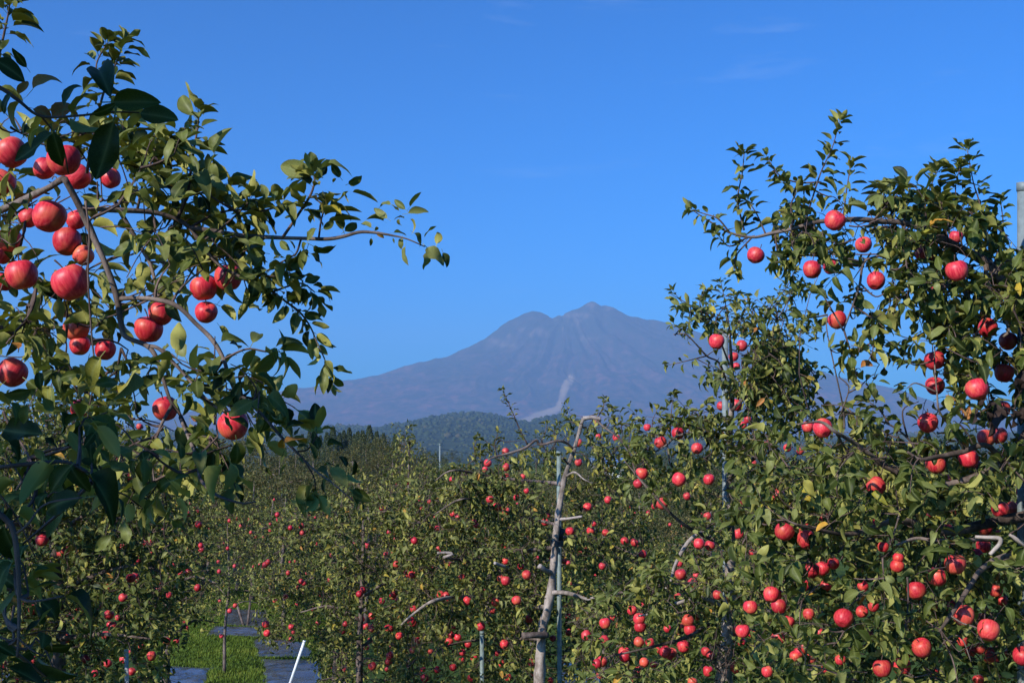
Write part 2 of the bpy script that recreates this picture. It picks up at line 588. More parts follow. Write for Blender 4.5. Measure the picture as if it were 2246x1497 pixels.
    L(n2.outputs["Fac"], c2.inputs["Fac"])
    mu = N(nt, "ShaderNodeMixRGB", blend_type="MULTIPLY")
    mu.inputs["Fac"].default_value = 1.0
    L(c1.outputs[0], mu.inputs["Color1"])
    L(c2.outputs[0], mu.inputs["Color2"])
    sx = N(nt, "ShaderNodeSeparateXYZ")
    L(tco.outputs["Object"], sx.inputs[0])
    ht = N(nt, "ShaderNodeMapRange")
    ht.inputs["From Min"].default_value = 700.0
    ht.inputs["From Max"].default_value = 1250.0
    ht.inputs["To Max"].default_value = 0.75
    L(sx.outputs["Z"], ht.inputs["Value"])
    alpine = N(nt, "ShaderNodeMixRGB")
    alpine.inputs["Color2"].default_value = (0.026, 0.032, 0.026, 1)
    L(ht.outputs[0], alpine.inputs["Fac"])
    L(mu.outputs[0], alpine.inputs["Color1"])
    ra = N(nt, "ShaderNodeAttribute", attribute_name="bare_rock")
    mr = N(nt, "ShaderNodeMixRGB")
    mr.inputs["Color2"].default_value = (0.15, 0.105, 0.085, 1)
    L(ra.outputs["Fac"], mr.inputs["Fac"])
    L(alpine.outputs[0], mr.inputs["Color1"])
    sa = N(nt, "ShaderNodeAttribute", attribute_name="landslide")
    ms = N(nt, "ShaderNodeMixRGB")
    ms.inputs["Color2"].default_value = (0.22, 0.155, 0.095, 1)
    L(sa.outputs["Fac"], ms.inputs["Fac"])
    L(mr.outputs[0], ms.inputs["Color1"])
    L(ms.outputs[0], b.inputs["Base Color"])
    b.inputs["Roughness"].default_value = 1.0
    b.inputs["Specular IOR Level"].default_value = 0.0
    me = mesh_np("mountain", V, F, m, {"landslide": sc, "bare_rock": rk})
    o = link("mountain", me)
    tag(o, "broad twin-peaked volcano with a pale landslide scar on its foot", "mountain", kind="structure")


mountain()

# ---------------------------------------------------------------- the wooded hill in front of it
HILL = np.array([(-600, 985), (0, 965), (300, 955), (560, 948), (650, 944), (700, 938), (760, 940), (800, 936), (850, 942), (890, 936), (920, 930), (960, 919), (1000, 912),
                 (1045, 909), (1090, 914), (1130, 926), (1160, 930), (1195, 918), (1215, 916), (1245, 921), (1290, 936), (1340, 946), (1400, 954), (1500, 960),
                 (1700, 962), (1900, 955), (2050, 950), (2200, 960), (2800, 985)], float)
D_HILL = 4600.0


def hill_h(x, y):
    px = CX + x / D_HILL * FPX
    s = (1010 - np.interp(px, HILL[:, 0], HILL[:, 1])) / FPX * D_HILL
    t = np.clip((y - 2200.0) / (D_HILL - 2200.0), 0, 1.4)
    f = np.where(t < 1, np.sin(t * math.pi / 2) ** 1.4, np.cos((t - 1) * 1.4))
    return np.maximum(s * f, 0)


def hill():
    cols = np.linspace(-3200, 3200, 170)
    rows = np.linspace(2200, 5300, 50)
    XX, YY = np.meshgrid(cols, rows)
    H = hill_h(XX, YY)
    nzv = np.array([noise.noise(Vector((x / 130, y / 130, 3))) for x, y in zip(XX.ravel(), YY.ravel())]).reshape(H.shape)
    H = np.maximum(H + nzv * 9 * np.clip(H / 40, 0, 1), 0.3)
    V = np.stack([XX, YY, H], -1).reshape(-1, 3)
    nr, nc = H.shape
    idx = np.arange(nr * nc).reshape(nr, nc)
    F = np.stack([idx[:-1, :-1], idx[:-1, 1:], idx[1:, 1:], idx[1:, :-1]], -1).reshape(-1, 4)
    m = simple_mat("hill_soil", (0.03, 0.04, 0.018), 1.0, 0, 0.4, 0.02, 0.0)
    tag(link("hill", mesh_np("hill", V, F, m)), "low wooded hill between the orchard and the mountain", "hill", kind="structure")
    # the woods on it: one mass of rounded crowns
    n = 15000
    x = rng.uniform(-2200, 2400, n)
    y = 2200 + 2480 * rng.random(n) ** 0.7
    z = np.array(hill_h(x, y))
    keep = z > 4
    x, y, z = x[keep], y[keep], z[keep]
    n = len(x)
    ph = (1 + 5 ** 0.5) / 2
    ico = norm(np.array([(-1, ph, 0), (1, ph, 0), (-1, -ph, 0), (1, -ph, 0), (0, -1, ph), (0, 1, ph), (0, -1, -ph), (0, 1, -ph), (ph, 0, -1), (ph, 0, 1), (-ph, 0, -1), (-ph, 0, 1)], float))
    icf = np.array([(0, 11, 5), (0, 5, 1), (0, 1, 7), (0, 7, 10), (0, 10, 11), (1, 5, 9), (5, 11, 4), (11, 10, 2), (10, 7, 6), (7, 1, 8), (3, 9, 4), (3, 4, 2), (3, 2, 6), (3, 6, 8), (3, 8, 9), (4, 9, 5), (2, 4, 11), (6, 2, 10), (8, 6, 7), (9, 8, 1)])
    s = rng.uniform(3.0, 6.5, n) * np.where(rng.random(n) < 0.12, 1.7, 1.0)
    c = np.stack([x, y, z + s * 0.3], -1)
    sc = np.stack([s * 1.1, s * 1.1, s * rng.uniform(0.7, 1.3, n)], -1)
    V = c[:, None, :] + ico[None] * sc[:, None, :] * rng.uniform(0.6, 1.3, (n, 12, 1))
    F = icf[None] + (np.arange(n) * 12)[:, None, None]
    big = np.array([noise.noise(Vector((a / 260.0, c / 700.0, 1.0))) for a, c in zip(x, y)])
    tint = np.repeat(np.clip(0.45 + 0.75 * big + rng.normal(0, 0.2, n), 0, 1), 12)
    m, nt, b, out = mat_new("hill_woods")
    at = N(nt, "ShaderNodeAttribute", attribute_name="leaf_tint")
    cr = ramp(nt, [(0.0, (0.022, 0.034, 0.015)), (0.6, (0.038, 0.050, 0.020)), (0.9, (0.056, 0.060, 0.024)), (1.0, (0.07, 0.06, 0.026))])
    nt.links.new(at.outputs["Fac"], cr.inputs["Fac"])
    nt.links.new(cr.outputs[0], b.inputs["Base Color"])
    b.inputs["Roughness"].default_value = 1.0
    b.inputs["Specular IOR Level"].default_value = 0.0
    tag(link("hill_forest", mesh_np("hill_forest", V.reshape(-1, 3), F.reshape(-1, 3), m, {"leaf_tint": tint})),
        "unbroken autumn woods covering the low hill", "forest", kind="stuff")


hill()

# ---------------------------------------------------------------- the air between
def haze():
    x0, x1, y0, y1, z0, z1 = -9500, 9500, -500, 15500, -1.0, 1600.0
    v = [(x0, y0, z0), (x1, y0, z0), (x1, y1, z0), (x0, y1, z0), (x0, y0, z1), (x1, y0, z1), (x1, y1, z1), (x0, y1, z1)]
    f = [(0, 3, 2, 1), (4, 5, 6, 7), (0, 1, 5, 4), (1, 2, 6, 5), (2, 3, 7, 6), (3, 0, 4, 7)]
    m = bpy.data.materials.new("haze_air")
    m.use_nodes = True
    nt = m.node_tree
    nt.nodes.remove(nt.nodes["Principled BSDF"])
    pv = nt.nodes.new("ShaderNodeVolumePrincipled")
    pv.inputs["Color"].default_value = (0.365, 0.625, 1.0, 1)
    pv.inputs["Density"].default_value = HAZE_DENSITY
    pv.inputs["Anisotropy"].default_value = 0.0
    nt.links.new(pv.outputs[0], nt.nodes["Material Output"].inputs["Volume"])
    o = link("haze", mesh_py("haze", v, f, m, False))
    tag(o, kind="stuff")


HAZE_DENSITY = 8.5e-5
haze()
# ---------------------------------------------------------------- leaves
def leaf_template(stations, bend, fold, twist, wave=0.0, petiole=True, width=0.235):
    """One leaf, stalk at the origin, blade of length 1 along +y, upper face +z. Returns verts, triangles, rib weight."""
    v, f, rib = [], [], []
    if petiole:
        for y in (0.0, 0.26):
            v += [(-0.013, y, 0.0), (0.013, y, 0.0)]
            rib += [1.0, 1.0]
        f += [(0, 1, 3), (0, 3, 2)]
    y0 = 0.26 if petiole else 0.0
    ts = np.asarray(stations, float)
    y, z, tp = y0, 0.0, 0.0
    rows = []
    for i, t in enumerate(ts):
        dt = t - tp
        ang = -bend * (t + tp) * 0.5
        y += math.cos(ang) * dt
        z += math.sin(ang) * dt
        tp = t
        w = width * (math.sin(math.pi * min(1.0, t) ** 0.82) ** 0.75) if 0 < t < 1 else 0.0
        tw = twist * t
        if w == 0.0:
            rows.append([len(v)])
            v.append((0, y, z))
            rib.append(1.0)
        else:
            r = []
            for s in (-1, 0, 1):
                x = s * w
                zz = abs(s) * w * fold + (wave * math.sin(9 * t + s) * abs(s) * w)
                xr = x * math.cos(tw) - zz * math.sin(tw)
                zr = x * math.sin(tw) + zz * math.cos(tw)
                r.append(len(v))
                v.append((xr, y, z + zr))
                rib.append(1.0 - abs(s))
            rows.append(r)
    for a, b in zip(rows[:-1], rows[1:]):
        if len(a) == 1 and len(b) == 3:
            f += [(a[0], b[1], b[0]), (a[0], b[2], b[1])]
        elif len(a) == 3 and len(b) == 1:
            f += [(a[0], a[1], b[0]), (a[1], a[2], b[0])]
        else:
            f += [(a[0], a[1], b[1]), (a[0], b[1], b[0]), (a[1], a[2], b[2]), (a[1], b[2], b[1])]
    return np.array(v), np.array(f, dtype=np.int32), np.array(rib)


ST_HI = (0, 0.09, 0.22, 0.38, 0.54, 0.70, 0.84, 0.94, 1.0)
ST_MID = (0, 0.3, 0.68, 1.0)
SHAPES = [(0.75, 0.65, 0.3, 0.25), (1.3, 0.45, -0.35, 0.3), (0.35, 0.8, 0.15, 0.15), (1.7, 0.6, 0.5, 0.2), (0.9, 0.95, -0.5, 0.3), (-0.3, 0.45, 0.35, 0.3), (1.1, 0.3, 0.8, 0.4), (0.6, 1.15, 0.0, 0.2)]
LEAF_HI = [leaf_template(ST_HI, *s) for s in SHAPES]
LEAF_MID = [leaf_template(ST_MID, *s) for s in SHAPES]
LEAF_FAR = [leaf_template((0, 0.45, 1.0), s[0], s[1], s[2], 0, False, 0.29) for s in SHAPES[:4]]
LEAF_ME = {}
for m_ in (M_LEAF, M_LEAF_DUSTY):
    LEAF_ME[m_.name] = [mesh_np("leaf", lv, lf, m_, {"leaf_rib": lr}) for lv, lf, lr in LEAF_HI]


def frames(dirs, nrm):
    """Orthonormal (side, dir, normal) columns."""
    d = norm(dirs)
    n = norm(nrm - d * np.sum(nrm * d, -1, keepdims=True))
    s = np.cross(d, n)
    return np.stack([s, d, n], -1)          # (k,3,3)


def foliage_mesh(name, leaves, templates, mat, origin):
    """leaves: dict of arrays base, rot, size, tint, var -> one joined mesh."""
    V, F, T, R, off = [], [], [], [], 0
    for k, (lv, lf, lr) in enumerate(templates):
        sel = np.where(leaves["var"] % len(templates) == k)[0]
        if not len(sel):
            continue
        v = np.einsum("nij,vj->nvi", leaves["rot"][sel], lv) * leaves["size"][sel][:, None, None] + leaves["base"][sel][:, None, :] - origin
        V.append(v.reshape(-1, 3))
        F.append((lf[None] + (np.arange(len(sel)) * len(lv))[:, None, None] + off).reshape(-1, 3))
        T.append(np.repeat(leaves["tint"][sel], len(lv)))
        R.append(np.tile(lr, len(sel)))
        off += len(sel) * len(lv)
    return mesh_np(name, np.concatenate(V), np.concatenate(F), mat, {"leaf_tint": np.concatenate(T), "leaf_rib": np.concatenate(R)})


# discs on the photograph that stay mostly free of leaves nearer than a given distance: fruit, trunks, poles
LIT = []
CLEAR = []          # (px, py, radius, distance, share removed)
SUNV = np.array(TO_SUN)


class Tree:
    def __init__(self, label, base, group="apple trees in the orchard", hi=False, leaf=0.078, cat="apple tree", mat=None):
        self.root = empty("apple_tree", base)
        tag(self.root, label, cat, group)
        self.base = np.array(base, float)
        self.hi, self.leaf = hi, leaf
        self.mat = mat or M_LEAF
        self.dz = 0.0
        self.tone = 0.48
        self.skel = []
        self.L = {"base": [], "rot": [], "size": [], "tint": [], "var": [], "keep": []}
        self.TW_v, self.TW_f, self.tw_n = [], [], 0

    # -- wood
    def wood(self, name, path, radii, mat, sides=8, knobs=0.35):
        v, f = tube(np.asarray(path) - self.base, radii, sides, knobs)
        o = link(name, mesh_py(name, v, f, mat), self.root)
        d = np.concatenate([[0], np.cumsum(np.linalg.norm(np.diff(path, axis=0), axis=1))])
        s = np.arange(0, d[-1], 0.05)
        self.skel.append(np.stack([np.interp(s, d, np.asarray(path)[:, k]) for k in range(3)], -1))
        return o

    def branch(self, pts, r, name="branch", mat=None, n_per=6, **kw):
        """pts: (px, py, distance) triples, r: radii in metres."""
        w = np.array([P(p[0], p[1], p[2] + self.dz) for p in pts])
        return self.wood(name, smooth_path(w, n_per), r, mat or M_BARK, **kw)

    def add_twigs(self, path, radii, sides=3):
        """path (n, k, 3): n twigs at once, radii (k,)."""
        # no bare twig across the face of a fruit, nor between it and the sun
        keep = np.ones(len(path), bool)
        fine = (path[:, :-1] + path[:, 1:]) / 2
        pts = np.concatenate([path, fine], 1)
        n, k, _ = pts.shape
        px, py, d = (a.reshape(n, k) for a in PIX(pts.reshape(-1, 3)))
        for c in CLEAR:
            if c[2] > 6 and c[4] > 0.8:
                keep &= ~((d < c[3]) & ((px - c[0]) ** 2 + (py - c[1]) ** 2 < (c[2] + 2) ** 2)).any(1)
        for fp, fs in LIT:
            v = pts - fp
            al = v @ SUNV
            keep &= ~((al > 0.03) & (al < 1.2) & (np.linalg.norm(v - al[..., None] * SUNV, axis=-1) < fs * 0.5)).any(1)
        path = path[keep]
        if not len(path):
            return
        n, k, _ = path.shape
        tan = norm(np.gradient(path, axis=1))
        up = norm(np.array((0.3, 0.5, 0.81)) + np.zeros_like(tan))
        u = norm(np.cross(tan, up))
        w = np.cross(tan, u)
        a = 2 * np.pi * np.arange(sides) / sides
        ring = path[:, :, None, :] + np.asarray(radii)[None, :, None, None] * (np.cos(a)[None, None, :, None] * u[:, :, None, :] + np.sin(a)[None, None, :, None] * w[:, :, None, :])
        v = ring.reshape(-1, 3)
        f = []
        for i in range(k - 1):
            for s in range(sides):
                p, q = i * sides + s, i * sides + (s + 1) % sides
                f.append((p, q, q + sides, p + sides))
        F = np.array(f)[None] + (np.arange(n) * k * sides)[:, None, None] + self.tw_n
        self.TW_v.append(v - self.base)
        self.TW_f.append(F.reshape(-1, 4))
        self.tw_n += len(v)

    # -- leaves
    def put(self, base, dirs, nrm, size, tint, keep=False):
        n = len(base)
        self.L["base"].append(np.asarray(base, float))
        fr = frames(np.asarray(dirs, float), np.asarray(nrm, float))
        fr[:, :, 0] *= rng.uniform(0.78, 1.18, (n, 1))
        fr[:, :, 2] *= rng.uniform(0.45, 1.5, (n, 1))
        self.L["rot"].append(fr)
        self.L["size"].append(np.broadcast_to(np.asarray(size, float), (n,)))
        self.L["tint"].append(np.broadcast_to(np.asarray(tint, float), (n,)))
        self.L["var"].append(rng.integers(0, 8, n))
        self.L["keep"].append(np.full(n, keep))

    def tints(self, n):
        t = np.clip(rng.normal(self.tone, 0.26, n), 0, 0.93)
        o = rng.random(n)
        t[o > 0.982] = rng.uniform(0.955, 1.0, (o > 0.982).sum())
        return t

    def leaves_along(self, path, count, t0=0.2, size=None, lift=0.0, droop=0.25):
        """path (n, k, 3) twigs; count leaves on each, spiralling round it."""
        n, k, _ = path.shape
        size = size or self.leaf
        t = t0 + (1 - t0) * (np.arange(count) + 0.6) / count
        t = np.clip(t[None] + rng.normal(0, 0.03, (n, count)), 0, 0.999)
        x = t * (k - 1)
        i = np.floor(x).astype(int)
        fr = (x - i)[..., None]
        ii = np.arange(n)[:, None]
        p = path[ii, i] * (1 - fr) + path[ii, i + 1] * fr
        tan = norm(path[ii, i + 1] - path[ii, i])
        phi = rng.uniform(0, 6.28, (n, 1)) + np.arange(count)[None] * 2.4 + rng.normal(0, 0.35, (n, count))
        ref = np.array((0.37, 0.21, 0.9))
        u = norm(np.cross(tan, ref))
        w = np.cross(tan, u)
        rad = np.cos(phi)[..., None] * u + np.sin(phi)[..., None] * w
        ahead = 0.30 + 0.85 * t[..., None] ** 2
        d = norm(tan * ahead + rad * 0.9 + np.array((0, 0, -droop + lift)) + rng.normal(0, 0.16, (n, count, 3)))
        nr = np.array((0, 0, 0.75)) + tan * 0.55 + SUNV * 0.30 + rng.normal(0, 0.38, (n, count, 3))
        sz = size * rng.uniform(0.62, 1.18, (n, count)) * (1.0 - 0.25 * (t > 0.93))
        self.put(p.reshape(-1, 3), d.reshape(-1, 3), nr.reshape(-1, 3), sz.ravel(), self.tints(n * count))

    def shoot(self, pts, count, r=(0.006, 0.002), t0=0.15, size=None, d=None, name="shoot", leafy=True):
        """A named shoot drawn by pixels; pts (px, py[, distance])."""
        w = np.array([P(p[0], p[1], p[2] if len(p) > 2 else d) for p in pts])
        path = smooth_path(w, 5)
        v, f = tube(path - self.base, r, 5, 0.2)
        o = link(name, mesh_py(name, v, f, M_TWIG), self.root)
        dd = np.concatenate([[0], np.cumsum(np.linalg.norm(np.diff(path, axis=0), axis=1))])
        s = np.arange(0, dd[-1], 0.05)
        self.skel.append(np.stack([np.interp(s, dd, path[:, k]) for k in range(3)], -1))
        if leafy:
            self.leaves_along(path[None], count, t0, size)
            # rosette at the tip
            tip, tan = path[-1], norm(path[-1] - path[-3])
            m = 5
            ph = np.arange(m) * 2.4 + rng.uniform(0, 6)
            u = norm(np.cross(tan, np.array((0.3, 0.2, 0.9))))
            wv = np.cross(tan, u)
            rad = np.cos(ph)[:, None] * u + np.sin(ph)[:, None] * wv
            self.put(np.repeat(tip[None], m, 0), tan * 0.8 + rad * 0.75 + rng.normal(0, 0.15, (m, 3)), tan * 0.7 + np.array((0, 0, 0.6)) + rng.normal(0, 0.3, (m, 3)), (size or self.leaf) * rng.uniform(0.6, 1.0, m), self.tints(m))
        return o

    def fill(self, pts, per=7, reach=0.16, r=0.0028, size=None, link_max=0.9):
        """Leafy spurs at points (n,3), each grown from the nearest wood."""
        pts = np.asarray(pts, float)
        if not len(pts):
            return
        sk = np.concatenate(self.skel)
        # grow outwards from the wood: every spur may carry the next ones
        d2 = np.full(len(pts), 1e9)
        for a in range(0, len(pts), 300):
            d2[a:a + 300] = ((pts[a:a + 300][:, None, :] - sk[None]) ** 2).sum(-1).min(1)
        order = np.argsort(d2)
        pts = pts[order]
        near = np.empty_like(pts)
        step = max(8, len(pts) // 14)
        for a in range(0, len(pts), step):
            q = pts[a:a + step]
            dist = ((q[:, None, :] - sk[None]) ** 2).sum(-1)
            near[a:a + step] = sk[np.argmin(dist, 1)]
            mids = [near[a:a + step] * (1 - t) + q * t for t in (0.45, 0.8)]
            sk = np.concatenate([sk] + mids)
        self.skel.append(sk[sum(len(k) for k in self.skel):][::2])
        vec = pts - near
        ln = np.linalg.norm(vec, axis=1, keepdims=True)
        start = pts - vec * np.minimum(1, link_max / np.maximum(ln, 1e-6))
        mid = (start + pts) / 2 + rng.normal(0, 0.12, pts.shape) * ln - np.array((0, 0, 0.06)) * ln
        t = np.linspace(0, 1, 5)[None, :, None]
        path = start[:, None] * (1 - t) ** 2 + 2 * mid[:, None] * t * (1 - t) + pts[:, None] * t ** 2
        self.add_twigs(path, np.linspace(r * 1.7, r * 0.7, 5))
        out = norm(path[:, -1] - path[:, -2])
        # the leafy end: a short curved spur past the point
        tipd = norm(out * 0.5 + rng.normal(0, 0.55, pts.shape) + np.array((0, 0, 0.35)))
        ln2 = reach * rng.uniform(0.6, 1.3, (len(pts), 1))
        t4 = np.linspace(0, 1, 4)[None, :, None]
        spur = pts[:, None] + tipd[:, None] * ln2[:, None] * t4 + np.array((0, 0, -0.04)) * t4 ** 2
        self.add_twigs(spur, np.linspace(r * 0.8, r * 0.5, 4))
        self.leaves_along(spur, per, 0.0, size)

    def explicit(self, rows, d, depth_jit=0.03, tint=None, roll=0.55, mat=None, size_mul=1.0):
        """Leaves drawn one by one: (base px, base py, tip px, tip py[, tint])."""
        for row in rows:
            db = d + rng.normal(0, depth_jit)
            flat = math.hypot(row[2] - row[0], row[3] - row[1]) / FPX * d
            b0 = P(row[0], row[1], db)
            t0 = P(row[2], row[3], db + float(np.clip(rng.normal(0, 0.35), -0.6, 0.6)) * flat)
            v = t0 - b0
            ln = np.linalg.norm(v)
            to_cam = norm(np.array((0, 0, CAM_H)) - b0)
            n = to_cam * 0.55 + np.array((0, 0, 0.55)) + SUNV * 0.2 + rng.normal(0, roll, 3)
            tt = row[4] if len(row) > 4 else (tint if tint is not None else float(np.clip(rng.normal(0.45, 0.18), 0.05, 0.9)))
            s = ln / 1.12 * size_mul
            self.put((b0 - v / ln * 0.22 * s)[None], v[None], n[None], s, tt, keep=True)

    def finish(self, singles=300, templates=None):
        if self.TW_v:
            o = link("twigs", mesh_np("twigs", np.concatenate(self.TW_v), np.concatenate(self.TW_f), M_TWIG), self.root)
            tag(o, kind="stuff")
        L = {k: np.concatenate(v) for k, v in self.L.items()}
        mid = L["base"] + L["rot"][:, :, 1] * L["size"][:, None] * 0.75
        px, py, d = PIX(mid)
        keep = np.ones(len(px), bool)
        if CLEAR:
            C = np.array(CLEAR)
            half = L["size"] * FPX / d * 0.42
            for c in C:
                hit = (d < c[3]) & ((px - c[0]) ** 2 + (py - c[1]) ** 2 < (c[2] + half) ** 2) & ~L["keep"]
                keep &= ~(hit & (rng.random(len(px)) < c[4]))
        # leaves that would stand between the sun and a fruit seen lit in the photograph
        for fp, fs in LIT:
            v = mid - fp
            al = v @ SUNV
            hit = (al > 0.0) & (al < 1.9) & (np.linalg.norm(v - al[:, None] * SUNV, axis=1) < fs * 0.5 + 0.022) & ~L["keep"]
            keep &= ~(hit & (rng.random(len(px)) < 0.96))
        for k in L:
            L[k] = L[k][keep]
        px, py, d = px[keep], py[keep], d[keep]
        app = L["size"] / d * (rng.uniform(0.9, 1.1, len(d)))
        inside = (px > 0) & (px < 2246) & (py > 0) & (py < 1497)
        score = np.where(inside, app, 0) + np.where(L["keep"] & inside, 1.0, 0)
        order = np.argsort(-score)
        one = order[:singles]
        one = one[score[one] > 0]
        rest = np.ones(len(d), bool)
        rest[one] = False
        for i in one:
            o = link("leaf", LEAF_ME[self.mat.name][L["var"][i]], self.root)
            M = Matrix([[*(L["rot"][i][r] * L["size"][i]), L["base"][i][r] - self.base[r]] for r in range(3)] + [[0, 0, 0, 1]])
            o.matrix_basis = M
            o["tint_of_leaf"] = float(L["tint"][i])
        R = {k: v[rest] for k, v in L.items()}
        if len(R["size"]):
            tm = templates or (LEAF_HI if self.hi else LEAF_MID)
            o = link("foliage", foliage_mesh("foliage", R, tm, self.mat, self.base), self.root)
            tag(o, kind="stuff")
        self.n_leaves = len(d)


def in_poly(x, y, poly):
    poly = np.asarray(poly, float)
    c = np.zeros(len(x), bool)
    j = len(poly) - 1
    for i in range(len(poly)):
        xi, yi = poly[i]
        xj, yj = poly[j]
        c ^= ((yi > y) != (yj > y)) & (x < (xj - xi) * (y - yi) / (yj - yi + 1e-12) + xi)
        j = i
    return c


def region(poly, n, d0, d1, power=1.0, clump=0.0):
    """n points inside a photo outline, between two distances from the camera."""
    poly = np.asarray(poly, float)
    lo, hi = poly.min(0), poly.max(0)
    out = []
    while len(out) < n:
        m = 4 * n + 200
        x, y = rng.uniform(lo[0], hi[0], m), rng.uniform(lo[1], hi[1], m)
        ok = in_poly(x, y, poly)
        if clump > 0:
            nv = np.array([noise.noise(Vector((a / 70.0, b / 70.0, d0))) for a, b in zip(x, y)])
            ok &= rng.random(m) < np.clip(0.5 + nv * clump, 0.03, 1)
        out += list(zip(x[ok], y[ok]))
    out = np.array(out[:n])
    dd = d0 + (d1 - d0) * rng.random(n) ** power
    return np.array([P(a, b, c) for (a, b), c in zip(out, dd)])


# ---------------------------------------------------------------- apples
def apple_mesh(seed):
    r = np.random.default_rng(seed)
    segs, rings = 20, 13
    sq, lean = r.uniform(0.93, 1.02), r.uniform(-0.05, 0.05)
    lob = r.uniform(0.008, 0.028)
    v, f = [], []
    for i in range(rings + 1):
        t = math.pi * i / rings
        rr = max(0.0, math.sin(t)) ** 0.86 * (1.0 + 0.10 * math.cos(t))
        z = math.cos(t) * sq
        z -= 0.30 * math.exp(-(rr / 0.30) ** 2) * (1 if t < math.pi / 2 else 0)
        z += 0.17 * math.exp(-(rr / 0.24) ** 2) * (1 if t > math.pi / 2 else 0)
        if i in (0, rings):
            v.append((lean * z, 0, z))
            continue
        for k in range(segs):
            a = 2 * math.pi * k / segs
            q = rr * (1 + lob * math.cos(5 * a) * (1 - math.cos(t)) * 0.8 + lob * 0.7 * math.sin(2 * a + seed))
            v.append((q * math.cos(a) + lean * z, q * math.sin(a), z))
    for k in range(segs):
        f.append((0, 1 + k, 1 + (k + 1) % segs))
    for i in range(rings - 2):
        for k in range(segs):
            a, b = 1 + i * segs + k, 1 + i * segs + (k + 1) % segs
            f.append((a, a + segs, b + segs, b))
    last = 1 + (rings - 1) * segs
    for k in range(segs):
        f.append((last, last - segs + (k + 1) % segs, last - segs + k))
    v = np.array(v) * 0.5
    return mesh_py("apple", v, f, M_APPLE)


def stem_mesh():
    p = np.array([(0, 0, 0.27), (0.01, 0.0, 0.42), (0.05, 0.01, 0.58), (0.12, 0.02, 0.74)])
    v, f = tube(smooth_path(p, 3), (0.022, 0.020, 0.030), 5)
    return mesh_py("stem", v, f, M_TWIG)


APPLE_ME = [apple_mesh(s) for s in range(5)]
STEM_ME = stem_mesh()
A_DIAM = 0.088


def apple_spot(px, py, dia, d0, d1):
    d = float(np.clip(A_DIAM * FPX / dia, d0, d1))
    size = float(np.clip(dia * d / FPX, 0.062, 0.102))
    return d, size
